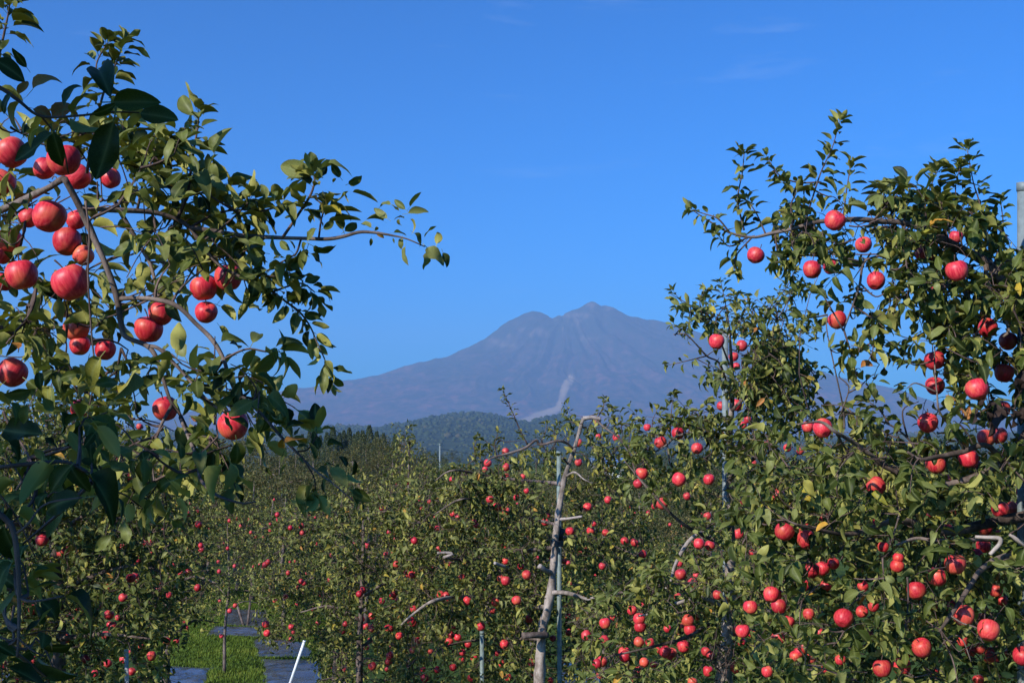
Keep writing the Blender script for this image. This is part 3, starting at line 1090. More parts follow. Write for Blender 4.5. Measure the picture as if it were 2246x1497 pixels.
# ---------------------------------------------------------------- apples as the photograph shows them
# "px,py,diameter[,o]" - o: an orange flushed one.  Manual labels for the ones that stand out follow "=".
APPLES = {
    "near": (2.55, 3.75, "near left tree", """
155,620,80=biggest rosy apple of the left tree, hanging free in full sun
108,475,72=round apple with a leaf's pointed shadow, beside the upper bare limb
47,603,70=apple under a white-stalked twig, just left of the biggest rosy apple
140,352,72=apple half behind a dark hanging leaf, just under the shaded top branch
25,335,68=cut-off apple on the photo's left edge, topmost of all the apples there
27,817,64=shaded apple on the left edge with only its upper shoulder sunlit
326,722,62=sunlit apple with a pale leaf on it, below the arching reddish branch
512,932,68=lone apple hanging lowest on the left tree, beside a yellow and orange leaf
447,632,60=left one of two apples touching at the outer edge of the left tree
501,608,60=right one of two apples touching at the outer edge, half behind a leaf
168,720,57,o=greenish orange apple in dappled shade under a big pale leaf
147,530,62=apple with an orange leaf at its foot, hanging beside the bare limb
363,896,56=bright apple wrapped by leaves low on the left tree, above drooping twigs
452,685,50=darker apple tucked under the two touching apples at the outer edge
352,688,52=apple hidden behind the sunlit one under the arching reddish branch
175,757,45=deep red apple partly covered by the greenish orange one
231,768,42=small sunlit apple between thin hanging stems, right of the deep red one
177,898,42=shaded red apple half behind a pale leaf at the tree's lower left
3,400,60=dark red apple on the left edge, in shade below the topmost one
97,370,48=shaded apple squeezed between the top two sunlit apples by the dark leaves
170,388,56=apple directly below the dark-leaf apple, where the bare limb begins
243,392,34=small dark apple showing through leaves right of the bare limb's start
182,560,46,o=apple just behind the orange leaf, hard against the bare limb
168,482,44=red apple in the shadow right of the pointed-shadow apple
20,530,58=dark shaded apple on the left edge, level with the bare limb's middle
3,557,46=apple cut by the left edge, under the dark shaded one
8,617,34=small red apple peeping out at the left edge beside the white-stalked one
63,478,32=small reddish apple behind leaves, left of the pointed-shadow apple
"""),
    "back": (7.6, 12.5, "dark back-row tree", """
92,1184,28=big bright apple at the upper left of the dark back-row tree
135,1216,23=left half of a close pair of apples under the shaded near leaves
150,1204,24=right half of a close pair of apples under the shaded near leaves
287,1267,22=bright apple alone in a dark gap of the back-row tree
297,1262,16
270,1310,20
57,1319,15
239,1348,22
259,1354,12
164,1363,22
150,1350,14
241,1369,14
144,1399,23=apple low on the dark back-row tree, lit on its left, over a dark leaf
232,1392,19
365,1405,18=long red apple at the back-row tree's edge beside the grass strip
387,1405,10
332,1438,21=bright apple just right of the leaning white prop's top
310,1416,13
289,1427,14
272,1445,20
236,1454,19
208,1476,16
135,1463,18
122,1449,16
289,1472,18
7,1458,20
320,1190,11
331,1189,10
268,1199,10
345,1292,10
356,1283,9
371,1304,9
256,1012,14
157,1103,14
78,937,18
153,917,13
306,935,14
122,1149,9
"""),
    "lane": (11.0, 26.0, "thin-trunked tree by the grass strip", """
398,1257,15
442,1205,14
405,1361,10
409,1376,10
516,1327,10
504,1339,11
486,1394,10
358,1161,10
519,1137,9
479,1231,8
"""),
    "mid": (12.0, 18.0, "bushy trees beside the lane", """
583,1368,16
586,1388,16
639,1374,14
643,1386,9
639,1401,12
627,1308,11
603,1317,10
652,1287,9
683,1288,9
705,1304,11
686,1335,10
651,1325,9
805,1197,15
779,1191,11
847,1215,12
727,1217,9
862,1307,16
871,1315,10
838,1317,15
816,1350,16
792,1357,16
802,1373,16
815,1373,11
851,1377,16
876,1394,17
858,1418,13
856,1434,14
803,1418,15
817,1460,18
754,1468,12
731,1462,9
786,1451,12
812,1403,12
896,1456,12
698,1365,12
897,1259,15
893,1058,11
"""),
    "post": (10.6, 13.2, "tree tied to the pole", """
1310,925,16=small apple under the pruned top stub of the pole-tied tree
1313,957,13
1269,971,18=apple against the pale trunk where the arched branch leaves it
1352,960,17
1109,990,17
1070,1015,18
1064,1029,13
1110,1024,18=upper one of two apples hanging in line under the arched bare branch
1110,1046,17=lower one of two apples hanging in line under the arched bare branch
1269,1014,17
993,1051,15
1147,1045,11
1155,1076,10
1133,1091,14
1075,1095,18
1089,1109,14
1110,1121,18
1289,1112,20=round apple right of the pale trunk, above the bare side branch
1334,1096,18
1196,1145,17
1202,1129,13
1250,1165,19
1296,1164,19
1303,1148,10
1328,1168,16
1370,1186,18
1392,1189,18
1410,1215,19
1040,1146,15
1045,1152,12
994,1126,15
960,1158,12
906,1183,12
1109,1230,16
1142,1242,15
1155,1260,21
1109,1273,21
904,1260,17
1237,1230,12
1320,1241,17
1133,1316,21
1087,1319,20
1081,1339,14
1025,1317,20
966,1303,17
944,1314,14
982,1311,15
908,1335,17
906,1365,18
1161,1356,19
1055,1373,20
985,1407,18
1004,1397,17
1027,1412,16
1106,1412,20
945,1429,13,o
917,1403,15
1040,1442,16
1102,1455,18
1013,1446,13
994,1463,17
1035,1486,19
1114,1484,17
1091,1432,12
928,1467,11
1128,1401,12
1213,1399,14
1247,1387,14
1246,1351,14
1239,1325,13
1208,1491,14
"""),
    "second": (6.9, 10.0, "second-row tree", """
1572,749,34=biggest apple high on the second-row tree, striped by a leaf shadow
1627,758,25
1609,782,22
1615,803,16
1582,890,21
1614,888,27=brighter of two apples beside the grey pole, over the yellow leaves
1420,937,17
1487,950,28=pink apple crossed by a dark twig, above the forked bare twig
1449,970,28=apple to the left of the forked bare twig
1529,983,26=deep red apple in leaf shadow, right of the forked bare twig
1630,932,16
1640,920,10
1727,982,18
1755,989,15
1682,974,9
1650,1016,20
1489,1051,31=large apple hanging on the end of the forked bare twig's long arm
1555,1051,25=lone orange-red apple over the dark gap beside the grey pole
1408,1038,28=apple above a dangling one, with a leaf across its lower half
1400,1060,22
1507,1088,17
1453,1104,26=dark maroon apple in shade over the brown far rows
1435,1108,11
1552,1131,18
1620,1170,25
1533,1192,24=left one of two apples level with the bent grey branch
1557,1196,23=right one of two apples level with the bent grey branch
1631,1099,10
1321,1241,16
1493,1259,26=striped red apple beneath the bent grey branch
1490,1235,12
1600,1244,20
1574,1304,22
1610,1301,12
1464,1378,18
1487,1308,16
1410,1329,14
1386,1338,21
1402,1357,27=upper apple of the stacked rosy pair, second-row tree
1404,1374,27=lower apple of the stacked rosy pair, second-row tree
1346,1352,14
1327,1366,25=plain rosy apple left of the stacked rosy pair
1401,1407,23,o
1369,1430,26=apple with a light crescent mark, below left of the stacked pair
1426,1408,20
1509,1360,27,o=orange apple resting on a redder one, second-row tree
1513,1380,27=red apple under the orange one, second-row tree
1499,1417,28=largest apple low on the second-row tree, a yellow leaf beside it
1474,1430,21,o
1413,1452,22,o
1320,1450,24
1316,1480,14
1549,1428,22
1441,1426,11
1434,1456,14
1553,1471,24
1519,1495,22,o
1649,1211,14
1528,1262,9
1629,1383,32=bright apple just above the pale trunk foot of the second-row tree
1649,1390,18
1601,1378,24
1626,1407,20
"""),
    "front": (4.7, 6.9, "front right tree", """
1831,484,46=apple showing its dimpled eye on the top bare limb against the sky
1657,560,38=outermost apple at the left tip of the top bare limb
1781,591,40=apple streaked with leaf shadow, below the top bare limb
1822,586,32=dull apple in shade beside the shadow-streaked one
1921,616,40=lit apple with a leaf over its lower edge, under the limb's red twig
1894,537,36=apple split by a leaf just under the top bare limb
1837,702,42=orange-flushed apple at the top of the hanging thin bare twig
2029,557,42=shaded apple in the middle of the crown, level with the pole top's base
2099,594,48=large dark apple under the thick upper limb
2097,520,30=small pink apple over the thick upper limb
2057,631,38=shaded apple left of the large dark one, tip of a side twig
2181,631,36=apple behind yellow-green leaves below the thick upper limb
2166,719,42=apple with leaves across its middle, right of a yellow cluster
2211,748,40=dark apple by the right edge below the curling grey twig
2050,790,44=upper apple of two on one hanging twig, orange leaf above
2051,846,41=lower apple of two on one hanging twig, a leaf on its belly
2143,853,50=large apple with one leaf hanging over its face
2203,818,42=apple with a dark rim and a stalk in front, above the dead leaves
2035,927,44=apple shaded by a leaf on the mountain's skyline
2124,1005,43=glossy apple at the end of the short grey limb
2054,1019,42=apple under the short grey limb, its top cut by the wood
2199,897,36=apple behind the dead brown leaves
2163,960,38=left apple under the tip of the dead brown leaves
2191,955,37,o=right apple under the tip of the dead brown leaves
2244,944,22
1805,939,43=glossy red apple, front one of the touching pair on the outer twig
1772,936,27=paler apple, rear one of the touching pair on the outer twig
1922,1066,42=sunlit apple alone amid leaves below the slanting grey limb
1720,1165,42=apple lit on its right at the outer end of the level limb
1769,1183,42=apple with a leaf's dark shadow, under the level limb
1806,1112,12
1804,1133,9
2079,1161,22
2159,1157,36=apple hanging above the hooked pale branch
2157,1197,32=apple below the hooked pale branch
2194,1117,38=left apple of a pair by the right edge over the hooked branch
2236,1117,34=right apple of a pair cut by the photo's right edge
2241,1079,18
2243,1175,24
2095,1237,46=large apple behind a dark pointed leaf, right of the twin below it
2055,1264,43=rounded apple touching the large one behind the dark pointed leaf
2010,1295,42=apple with a vertical band of light across it
2114,1349,46,o=big brownish apple in shade beside the slanting grey branch
2168,1381,48,o=biggest dull brown-red apple in shade at the lower right
2184,1295,30
1850,1355,42=very bright round red apple low in the front right tree
1890,1341,27=small apple touched by a hanging leaf, right of the very bright one
1916,1329,19
2022,1420,43=apple with a heart-shaped patch of light near the bottom
1935,1465,41=apple split by two leaves at the bottom, rosette above it
1978,1461,40=dark red apple under a leaf at the bottom, next to the split one
2243,1438,44=apple cut by the right edge at the lower corner
1804,1246,30
1828,1235,26
1937,1199,22
1968,1241,30
1970,1223,22
1774,1346,26
1692,1303,36=upper rosy apple of a slanting pair between two trees
1708,1328,34=lower darker apple of a slanting pair between two trees
1646,1331,32=apple with a leaf folded over its face, left of the slanting pair
1729,1362,27
1764,1283,16
1796,1247,26
1843,1446,22
1814,1465,15
1811,1284,14
1893,1284,22
2111,1405,18
2149,1422,16
2170,1429,11
2216,1432,11,o
2180,1444,13
2046,1474,14
2146,1490,22
2046,1325,14
2199,1317,18
1798,1387,12
1905,1395,16
2071,1402,12
2155,1355,14
2129,1428,10
1683,1472,25
1704,1405,17
1744,1438,16
1777,1443,9
1753,1428,8
"""),
}
LANDMARKS = {
    "back": [(283, 1460, "white prop at the back-row tree"), (92, 1184, "back-row tree's big bright apple"), (287, 1267, "bright lone apple in the dark gap"), (40, 1300, "bare shaded stem")],
    "lane": [(492, 1400, "thin trunk on the grass strip"), (420, 1230, "bushy crown behind the back-row tree")],
    "mid": [(655, 1440, "white pole leaning over the silver sheet"), (793, 1478, "low pale stub"), (840, 1340, "red cluster left of the pole-tied tree"), (800, 1195, "bare twig over the lane trees")],
    "post": [(1150, 972, "arched bare branch"), (1218, 1190, "black tie on the pale trunk"), (977, 1215, "hooked cut branch"), (1172, 1392, "dark cut crosspiece on the trunk"),
             (1058, 1440, "short iron prop"), (1265, 1300, "right-hand side branch"), (1000, 1100, "cut grey branch end")],
    "second": [(1590, 1460, "pale trunk foot"), (1505, 1205, "bent grey branch"), (1588, 830, "grey pole among leaves"), (1466, 985, "forked bare twig"), (1404, 1365, "stacked rosy pair")],
    "front": [(2185, 920, "dead brown leaves"), (2175, 1190, "hooked pale branch"), (1900, 1160, "level limb"), (1850, 1355, "very bright low apple"), (2105, 1320, "slanting grey branch"), (2168, 1381, "biggest dull brown-red apple"), (1700, 1315, "slanting pair of apples")],
}
ORD = ["nearest", "second", "third", "fourth", "fifth", "sixth", "seventh", "eighth", "ninth", "tenth", "eleventh", "twelfth", "thirteenth", "fourteenth", "fifteenth", "sixteenth"]
APPLE_GROUP = "ripe apples on the orchard trees"
n_apple = 0
pending = []
for key, (d0, d1, where, text) in APPLES.items():
    rows = []
    for line in text.strip().splitlines():
        a, _, lab = line.partition("=")
        q = a.split(",")
        rows.append([float(q[0]), float(q[1]), float(q[2]), len(q) > 3, lab or None])
    slots = {}
    for r in rows:
        if r[4] is None and key in LANDMARKS:
            lm = min(LANDMARKS[key], key=lambda l: (l[0] - r[0]) ** 2 + (l[1] - r[1]) ** 2)
            dx, dy = r[0] - lm[0], r[1] - lm[1]
            side = ("right of" if dx > 0 else "left of") if abs(dx) > abs(dy) else ("below" if dy > 0 else "above")
            slots.setdefault((lm[2], side), []).append((dx * dx + dy * dy, r))
    for (lm, side), lst in slots.items():
        for k, (_, r) in enumerate(sorted(lst, key=lambda t: t[0])):
            what = "orange-flushed apple" if r[3] else "small red apple" if r[2] < 20 else "red apple"
            r[4] = f"{what}, {ORD[k]} one {side} the {lm}" if len(lst) > 1 else f"{what} alone {side} the {lm}"
    for px_, py_, dia, orange, lab in rows:
        d, size = apple_spot(px_, py_, dia, d0, d1)
        pos = P(px_, py_, d)
        o = link("apple", APPLE_ME[n_apple % 5])
        o.location = Vector(pos)
        o.scale = (size, size, size)
        tilt = rng.normal(0, 0.30, 2)
        if (px_, py_) == (1831, 484):
            tilt = np.array((-0.75, 0.1))
        o.rotation_euler = (tilt[0], tilt[1], rng.uniform(0, 6.28))
        o["pale_side"] = 0.10 if "brown" in lab else 0.24 if orange else 0.0
        tag(o, lab, "apple", APPLE_GROUP)
        link("stem", STEM_ME, o)
        CLEAR.append((px_, py_, dia * 0.5, d + size * 0.4, 0.5 if "sunlit" not in lab and any(w in lab for w in ("shade", "dark red", "behind", "hidden", "peeping")) else 0.96 if dia > 20 else 0.82 if dia > 15 else 0.68))
        if not any(w in lab for w in ("shade", "dark", "behind", "deep red", "maroon", "rear one")) and dia > 15:
            LIT.append((pos, size))
        pending.append((key, pos, size))
        n_apple += 1

# things the photograph shows clear of leaves
for x, y in smooth_path([(1186, 1480), (1195, 1350), (1207, 1300), (1213, 1250), (1218, 1200), (1222, 1150), (1226, 1110), (1236, 1060), (1243, 1030), (1257, 990), (1270, 950), (1278, 920)], 4):
    CLEAR.append((x, y, 13, 11.25, 0.72 if y > 1190 else 0.5))
for y in range(1090, 1497, 16):
    CLEAR.append((1227, y, 9, 11.5, 0.92))
for x, y in ((1591, 1425), (1590, 1450), (1589, 1475), (1588, 1495)):
    CLEAR.append((x, y, 17, 8.9, 0.8))
for x, y in smooth_path([(1240, 968), (1185, 974), (1165, 968), (1129, 990), (1081, 1003)], 5):
    CLEAR.append((x, y, 6, 12.1, 0.75))
for x, y in ((1229, 1137), (1250, 1136), (1272, 1133), (1225, 1299), (1245, 1301), (1265, 1305), (1288, 1311), (1190, 1247), (1160, 1392), (1185, 1392), (965, 1212), (980, 1213), (990, 1215), (1010, 1097)):
    CLEAR.append((x, y, 9, 12.2, 0.9))
for x, y in smooth_path([(205, 520), (235, 590), (255, 650), (265, 710), (275, 738), (320, 757)], 4):
    CLEAR.append((x, y, 10, 3.2, 0.85))
for x, y in smooth_path([(290, 655), (345, 657), (390, 672), (430, 710), (465, 745), (488, 785)], 4):
    CLEAR.append((x, y, 8, 3.2, 0.8))
for x, y in smooth_path([(230, 460), (330, 465), (385, 480), (412, 493)], 4):
    CLEAR.append((x, y, 7, 3.2, 0.8))
for x, y in smooth_path([(1990, 490), (1930, 485), (1870, 481), (1790, 487), (1740, 502), (1690, 512)], 4):
    CLEAR.append((x, y, 7, 5.5, 0.7))
for x, y in smooth_path([(2084, 534), (2150, 567), (2177, 590)], 4):
    CLEAR.append((x, y, 13, 5.6, 0.7))
for x, y in smooth_path([(1833, 947), (1873, 970), (1910, 997), (1957, 1030)], 4):
    CLEAR.append((x, y, 8, 5.6, 0.75))
for x, y in smooth_path([(2030, 1006), (2060, 1000), (2105, 991)], 4):
    CLEAR.append((x, y, 9, 5.4, 0.85))
for x, y in ((2150, 1178), (2170, 1179), (2190, 1183), (2183, 1200), (2150, 1250), (2130, 1280), (2105, 1320), (2085, 1350), (1965, 1143), (1935, 1150), (1905, 1160), (1850, 1168), (1985, 1190), (2010, 1182)):
    CLEAR.append((x, y, 10, 5.3, 0.85))
for y in range(405, 520, 12):
    CLEAR.append((2242, y, 14, 5.9, 0.95))
for y in (745, 785, 800, 825, 850, 1090, 1105):
    CLEAR.append((1590, y, 7, 9.1, 0.45))
for x, y in ((1463, 975), (1450, 983), (1466, 1000), (1470, 1016), (1480, 1240), (1498, 1205), (1516, 1181), (1530, 1170)):
    CLEAR.append((x, y, 8, 8.7, 0.85))
for x, y in ((640, 1485), (646, 1465), (652, 1445), (660, 1425)):
    CLEAR.append((x, y, 9, 21.5, 0.95))
for x, y in ((280, 1450), (283, 1470), (286, 1490)):
    CLEAR.append((x, y, 7, 9.5, 0.9))
for y in range(1350, 1475, 14):
    CLEAR.append((492, y, 7, 23.8, 0.95))
for y in range(1395, 1490, 14):
    CLEAR.append((1058, y, 7, 11.6, 0.85))


def crop(rows, ox, oy, s):
    """Leaf end points read off an enlarged piece of the photograph."""
    return [(r[0] / s + ox, r[1] / s + oy, r[2] / s + ox, r[3] / s + oy, *r[4:]) for r in rows]


def stalks(tree, key):
    """A leafy spur with the fruit stalk above each apple of a tree."""
    pts = np.array([p + np.array((0, 0.01, 0.05 + s * 0.62)) for k, p, s in pending if k == key])
    return pts


# ================================================================ the near tree on the left (A)
A = Tree("near apple tree whose branches reach in from the left edge, loaded with large fruit", (-2.55, 2.9, 0), hi=True, leaf=0.074)
A.tone = 0.58
A.wood("trunk", smooth_path([(-2.55, 2.9, 0), (-2.5, 2.95, 1.2), (-2.42, 2.9, 2.4), (-2.35, 2.8, 3.4)], 5), (0.11, 0.09, 0.08, 0.06), M_BARK)
A.wood("branch", smooth_path([(-2.35, 2.8, 3.4), (-2.0, 3.2, 4.2), P(-260, 560, 3.7), P(-20, 470, 3.45), P(90, 420, 3.25), P(140, 392, 3.06)], 6), (0.05, 0.03, 0.014, 0.010, 0.009, 0.0085), M_BARK)
A.branch([(140, 390, 3.05), (175, 452, 3.08), (205, 520, 3.1), (235, 590, 3.1), (255, 650, 3.1), (265, 710, 3.1), (275, 738, 3.1), (320, 757, 3.08), (342, 782, 3.05), (357, 830, 3.02), (375, 880, 3.0), (397, 912, 3.0), (420, 960, 3.0)], (0.0085, 0.0082, 0.0070, 0.0062, 0.0045, 0.003))
A.branch([(178, 455, 3.08), (240, 460, 3.15), (330, 465, 3.22), (385, 480, 3.25), (417, 500, 3.25), (440, 532, 3.25), (480, 580, 3.25), (528, 608, 3.25), (560, 622, 3.25), (597, 640, 3.25), (630, 664, 3.25), (657, 684, 3.25), (680, 715, 3.25), (695, 750, 3.25), (714, 792, 3.25), (729, 838, 3.25)], (0.0070, 0.006, 0.004, 0.0025, 0.0013))
A.branch([(417, 500, 3.25), (460, 505, 3.24), (528, 516, 3.22), (595, 520, 3.2), (674, 523, 3.18), (719, 524, 3.16), (752, 519, 3.15), (789, 509, 3.14), (822, 510, 3.13), (859, 516, 3.12), (893, 524, 3.1), (932, 541, 3.1)], (0.0065, 0.0060, 0.0055, 0.005, 0.004, 0.0025, 0.0013))
A.branch([(265, 655, 3.1), (300, 654, 3.05), (345, 657, 3.0), (390, 672, 2.98), (430, 710, 2.95), (465, 745, 2.92), (490, 787, 2.9), (512, 850, 2.85), (545, 880, 2.8), (580, 915, 2.75), (612, 952, 2.7), (650, 990, 2.68), (690, 1030, 2.65), (730, 1060, 2.62), (775, 1098, 2.6)], (0.006, 0.0056, 0.005, 0.004, 0.003, 0.0024, 0.0016))
A.branch([(40, 734, 3.6), (83, 770, 3.6), (144, 801, 3.6), (160, 824, 3.6), (184, 854, 3.6), (210, 890, 3.6), (245, 960, 3.6), (270, 1010, 3.6)], (0.008, 0.0075, 0.006, 0.004))
A.branch([(-60, 700, 3.5), (40, 734, 3.6)], (0.011, 0.008))
A.branch([(245, 430, 3.3), (267, 470, 3.3), (310, 543, 3.32), (331, 583, 3.32), (347, 650, 3.3)], (0.006, 0.005, 0.004))
A.branch([(188, 440, 2.95), (196, 520, 2.96), (193, 600, 2.95), (200, 720, 2.95), (206, 780, 2.95), (214, 835, 2.95)], (0.0024, 0.0022, 0.0018), mat=M_TWIG)
A.branch([(320, 757, 3.08), (350, 765, 3.05), (385, 800, 3.0), (430, 850, 2.95), (470, 890, 2.92), (512, 905, 2.9)], (0.005, 0.004, 0.0025))
A.branch([(378, 888, 3.0), (350, 940, 2.9), (335, 1000, 2.8), (338, 1058, 2.75)], (0.004, 0.003, 0.002))
A.branch([(395, 915, 3.0), (430, 1000, 2.7), (440, 1050, 2.5), (475, 1085, 2.4), (530, 1103, 2.35), (560, 1100, 2.3)], (0.004, 0.003, 0.0022))
A.branch([(-60, 170, 2.2), (0, 192, 2.2), (40, 220, 2.2), (90, 255, 2.2), (170, 254, 2.2), (240, 246, 2.2), (305, 247, 2.2)], (0.0044, 0.0040, 0.0028, 0.0018, 0.0012), mat=M_TWIG)
A.branch([(90, 255, 2.2), (118, 290, 2.25), (140, 330, 2.3), (150, 380, 2.35)], (0.0022, 0.0018, 0.0012), mat=M_TWIG)
A.branch([(-40, 1030, 1.9), (40, 1020, 1.9), (100, 1014, 1.9), (150, 1014, 1.92), (190, 1035, 1.92)], (0.0034, 0.003, 0.0018), mat=M_TWIG)
A.branch([(7, 900, 2.4), (20, 930, 2.4), (55, 985, 2.38), (70, 1015, 2.3)], (0.0026, 0.002), mat=M_TWIG)
A.branch([(-30, 1105, 1.8), (15, 1140, 1.8), (32, 1172, 1.8), (40, 1250, 1.8), (42, 1320, 1.8), (40, 1400, 1.8), (38, 1440, 1.8)], (0.0042, 0.0038, 0.0028, 0.002), mat=M_TWIG)
A.branch([(42, 1312, 1.8), (75, 1318, 1.8), (140, 1306, 1.82)], (0.002, 0.0014), mat=M_TWIG)
A.branch([(32, 1172, 1.8), (60, 1150, 1.8), (100, 1105, 1.82), (180, 1090, 1.84)], (0.002, 0.0013), mat=M_TWIG)
A.branch([(40, 1400, 1.8), (70, 1425, 1.8), (100, 1440, 1.8)], (0.0018, 0.0012), mat=M_TWIG)
# shoots against the sky
A.shoot([(390, 478, 3.25), (410, 430, 3.25), (418, 380, 3.25), (425, 330, 3.25), (432, 290, 3.25), (437, 250, 3.25)], 22, (0.005, 0.002), 0.25)
A.shoot([(190, 380, 3.4), (205, 300, 3.4), (225, 210, 3.4), (250, 150, 3.4), (272, 92, 3.4)], 36, (0.005, 0.002), 0.2, 0.066)
A.shoot([(215, 190, 3.4), (212, 140, 3.42), (235, 95, 3.42)], 14, (0.003, 0.002), 0.2, 0.062)
A.shoot([(-40, 240, 3.3), (-5, 130, 3.3), (14, 50, 3.3), (22, 5, 3.3)], 31, (0.005, 0.002), 0.1)
A.shoot([(300, 462, 3.2), (320, 380, 3.2), (345, 335, 3.2), (362, 310, 3.2)], 20, (0.004, 0.002), 0.2)
A.shoot([(345, 335, 3.2), (310, 350, 3.25), (290, 320, 3.25), (268, 275, 3.25)], 17, (0.003, 0.002))
A.shoot([(417, 500, 3.25), (470, 470, 3.3), (520, 460, 3.3), (555, 462, 3.3)], 20, (0.004, 0.002))
A.shoot([(410, 430, 3.25), (455, 420, 3.3), (490, 405, 3.3), (515, 425, 3.3)], 14, (0.003, 0.002))
A.shoot([(440, 532, 3.25), (485, 500, 3.2), (520, 470, 3.2), (548, 440, 3.2)], 17, (0.003, 0.002))
A.shoot([(430, 520, 3.3), (460, 560, 3.3), (505, 560, 3.3), (545, 548, 3.3)], 14, (0.003, 0.002))
A.shoot([(620, 521, 3.19), (650, 477, 3.19), (680, 430, 3.19), (690, 400, 3.19), (689, 388, 3.19)], 13, (0.0045, 0.002), 0.3)
A.shoot([(699, 523, 3.17), (705, 480, 3.17), (712, 460, 3.17)], 8, (0.003, 0.002))
A.shoot([(553, 468, 3.25), (600, 456, 3.22), (618, 447, 3.2)], 3, (0.003, 0.002))
A.shoot([(660, 525, 3.18), (650, 555, 3.18), (635, 565, 3.18), (600, 585, 3.2), (585, 595, 3.2)], 8, (0.003, 0.002))
A.shoot([(597, 640, 3.25), (640, 625, 3.25), (665, 622, 3.25), (690, 640, 3.25)], 13, (0.003, 0.002), size=0.062)
A.shoot([(528, 608, 3.25), (560, 600, 3.2), (600, 606, 3.2), (625, 600, 3.2)], 11, (0.003, 0.002), size=0.062)
A.shoot([(490, 787, 2.9), (540, 765, 2.9), (580, 770, 2.9), (605, 772, 2.9)], 8, (0.003, 0.002))
A.leaves_along(smooth_path([P(560, 622, 3.25), P(630, 664, 3.25), P(680, 715, 3.25), P(714, 792, 3.25), P(729, 838, 3.25)], 4)[None], 40, 0.0, 0.054)
A.leaves_along(smooth_path([P(528, 608, 3.25), P(597, 640, 3.25), P(660, 690, 3.25)], 4)[None], 16, 0.0, 0.058)
# leaves drawn one by one: the spray at the tip of the long horizontal branch, sunlit ones tinted lighter
TIP = [(660, 235, 590, 120), (680, 300, 400, 215, 0.75), (600, 350, 450, 275, 0.7), (670, 310, 600, 220, .6), (710, 330, 740, 230), (760, 230, 970, 165, .7), (880, 320, 800, 220), (940, 370, 1045, 330, .6),
       (965, 430, 1170, 480), (900, 430, 930, 520), (780, 420, 880, 470), (285, 490, 300, 330, .7), (365, 495, 370, 370), (300, 550, 430, 570), (510, 630, 435, 610), (550, 520, 415, 510, .7),
       (165, 660, 120, 760), (245, 660, 310, 770, .7), (660, 850, 835, 935), (640, 910, 785, 990), (620, 870, 570, 1040), (620, 830, 530, 900), (300, 910, 180, 890), (350, 960, 440, 905), (490, 890, 400, 810), (520, 880, 490, 800),
       (740, 720, 860, 660), (910, 740, 1015, 660), (900, 730, 850, 600), (1125, 710, 1035, 660), (1280, 530, 1150, 500, .7), (1340, 580, 1280, 540, .15), (1390, 570, 1300, 490), (1420, 550, 1500, 430, .6), (1400, 600, 1570, 570, .75),
       (1220, 660, 1110, 600, .8), (1250, 640, 1150, 570, .8), (1380, 640, 1310, 590), (1420, 640, 1525, 720, .2), (1535, 790, 1600, 660, .6), (1630, 840, 1660, 720, .2), (1450, 750, 1560, 830), (1390, 850, 1370, 1005, .85),
       (1550, 860, 1670, 970, .85), (1590, 890, 1550, 1030, .2), (1680, 900, 1725, 1010, .2), (1120, 790, 1115, 860), (1290, 790, 1300, 830), (1360, 790, 1340, 870), (1150, 740, 1220, 790, .985), (1340, 640, 1320, 720, .8), (1290, 750, 1400, 740),
       (1145, 735, 1185, 700, .98), (820, 360, 840, 300, .3), (590, 580, 700, 560, .7), (600, 540, 680, 510, .7), (700, 470, 790, 510, .5), (740, 480, 680, 420, .2)]
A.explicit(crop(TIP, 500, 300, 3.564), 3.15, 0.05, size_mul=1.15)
BOT = [(200, 20, 360, 40, .8), (420, 340, 350, 180, .3), (460, 340, 460, 190, .6), (550, 360, 840, 210, .1), (650, 470, 740, 370, .1), (420, 450, 265, 535, .25), (530, 470, 690, 640, .85), (650, 470, 830, 560, .85), (700, 640, 830, 540, .3),
       (990, 670, 930, 390, .2), (1000, 660, 930, 480, .9), (1100, 610, 1330, 520, .2), (500, 490, 490, 690, .985), (480, 850, 550, 690, .35), (560, 850, 430, 1020, .3), (940, 790, 900, 580, .4), (1000, 850, 930, 930, .3), (1060, 880, 1210, 790, .1),
       (1370, 910, 1330, 660, .02), (1440, 1010, 1510, 830, .02), (1150, 890, 1380, 1150, .88), (1400, 960, 1440, 1170, .3), (1110, 1020, 1040, 1230, .05), (900, 1080, 860, 1400, .05), (880, 1260, 810, 1490, .85), (980, 1180, 900, 1400, .2),
       (1400, 1180, 1545, 1465, .88), (1460, 1190, 1690, 1370, .25), (1470, 1210, 1560, 1420, .3), (700, 790, 830, 800, .6), (1040, 800, 1000, 740, .3), (1190, 900, 1400, 970, .6), (60, 330, 140, 560, .5), (180, 230, 215, 400, .6), (0, 600, 130, 620, .2),
       (20, 60, 120, 190, .977), (330, 170, 480, 350, .3), (560, 200, 480, 330, .4)]
A.explicit(crop(BOT, 540, 880, 6.239), 2.68, 0.04, size_mul=1.15)  # light and shade on this spray set by leaf tint
A.shoot([(650, 990, 2.68), (675, 985, 2.68), (692, 960, 2.68), (695, 950, 2.68)], 2, (0.002, 0.0015))
A.shoot([(665, 1005, 2.66), (688, 1045, 2.66), (692, 1075, 2.66)], 3, (0.002, 0.0015))
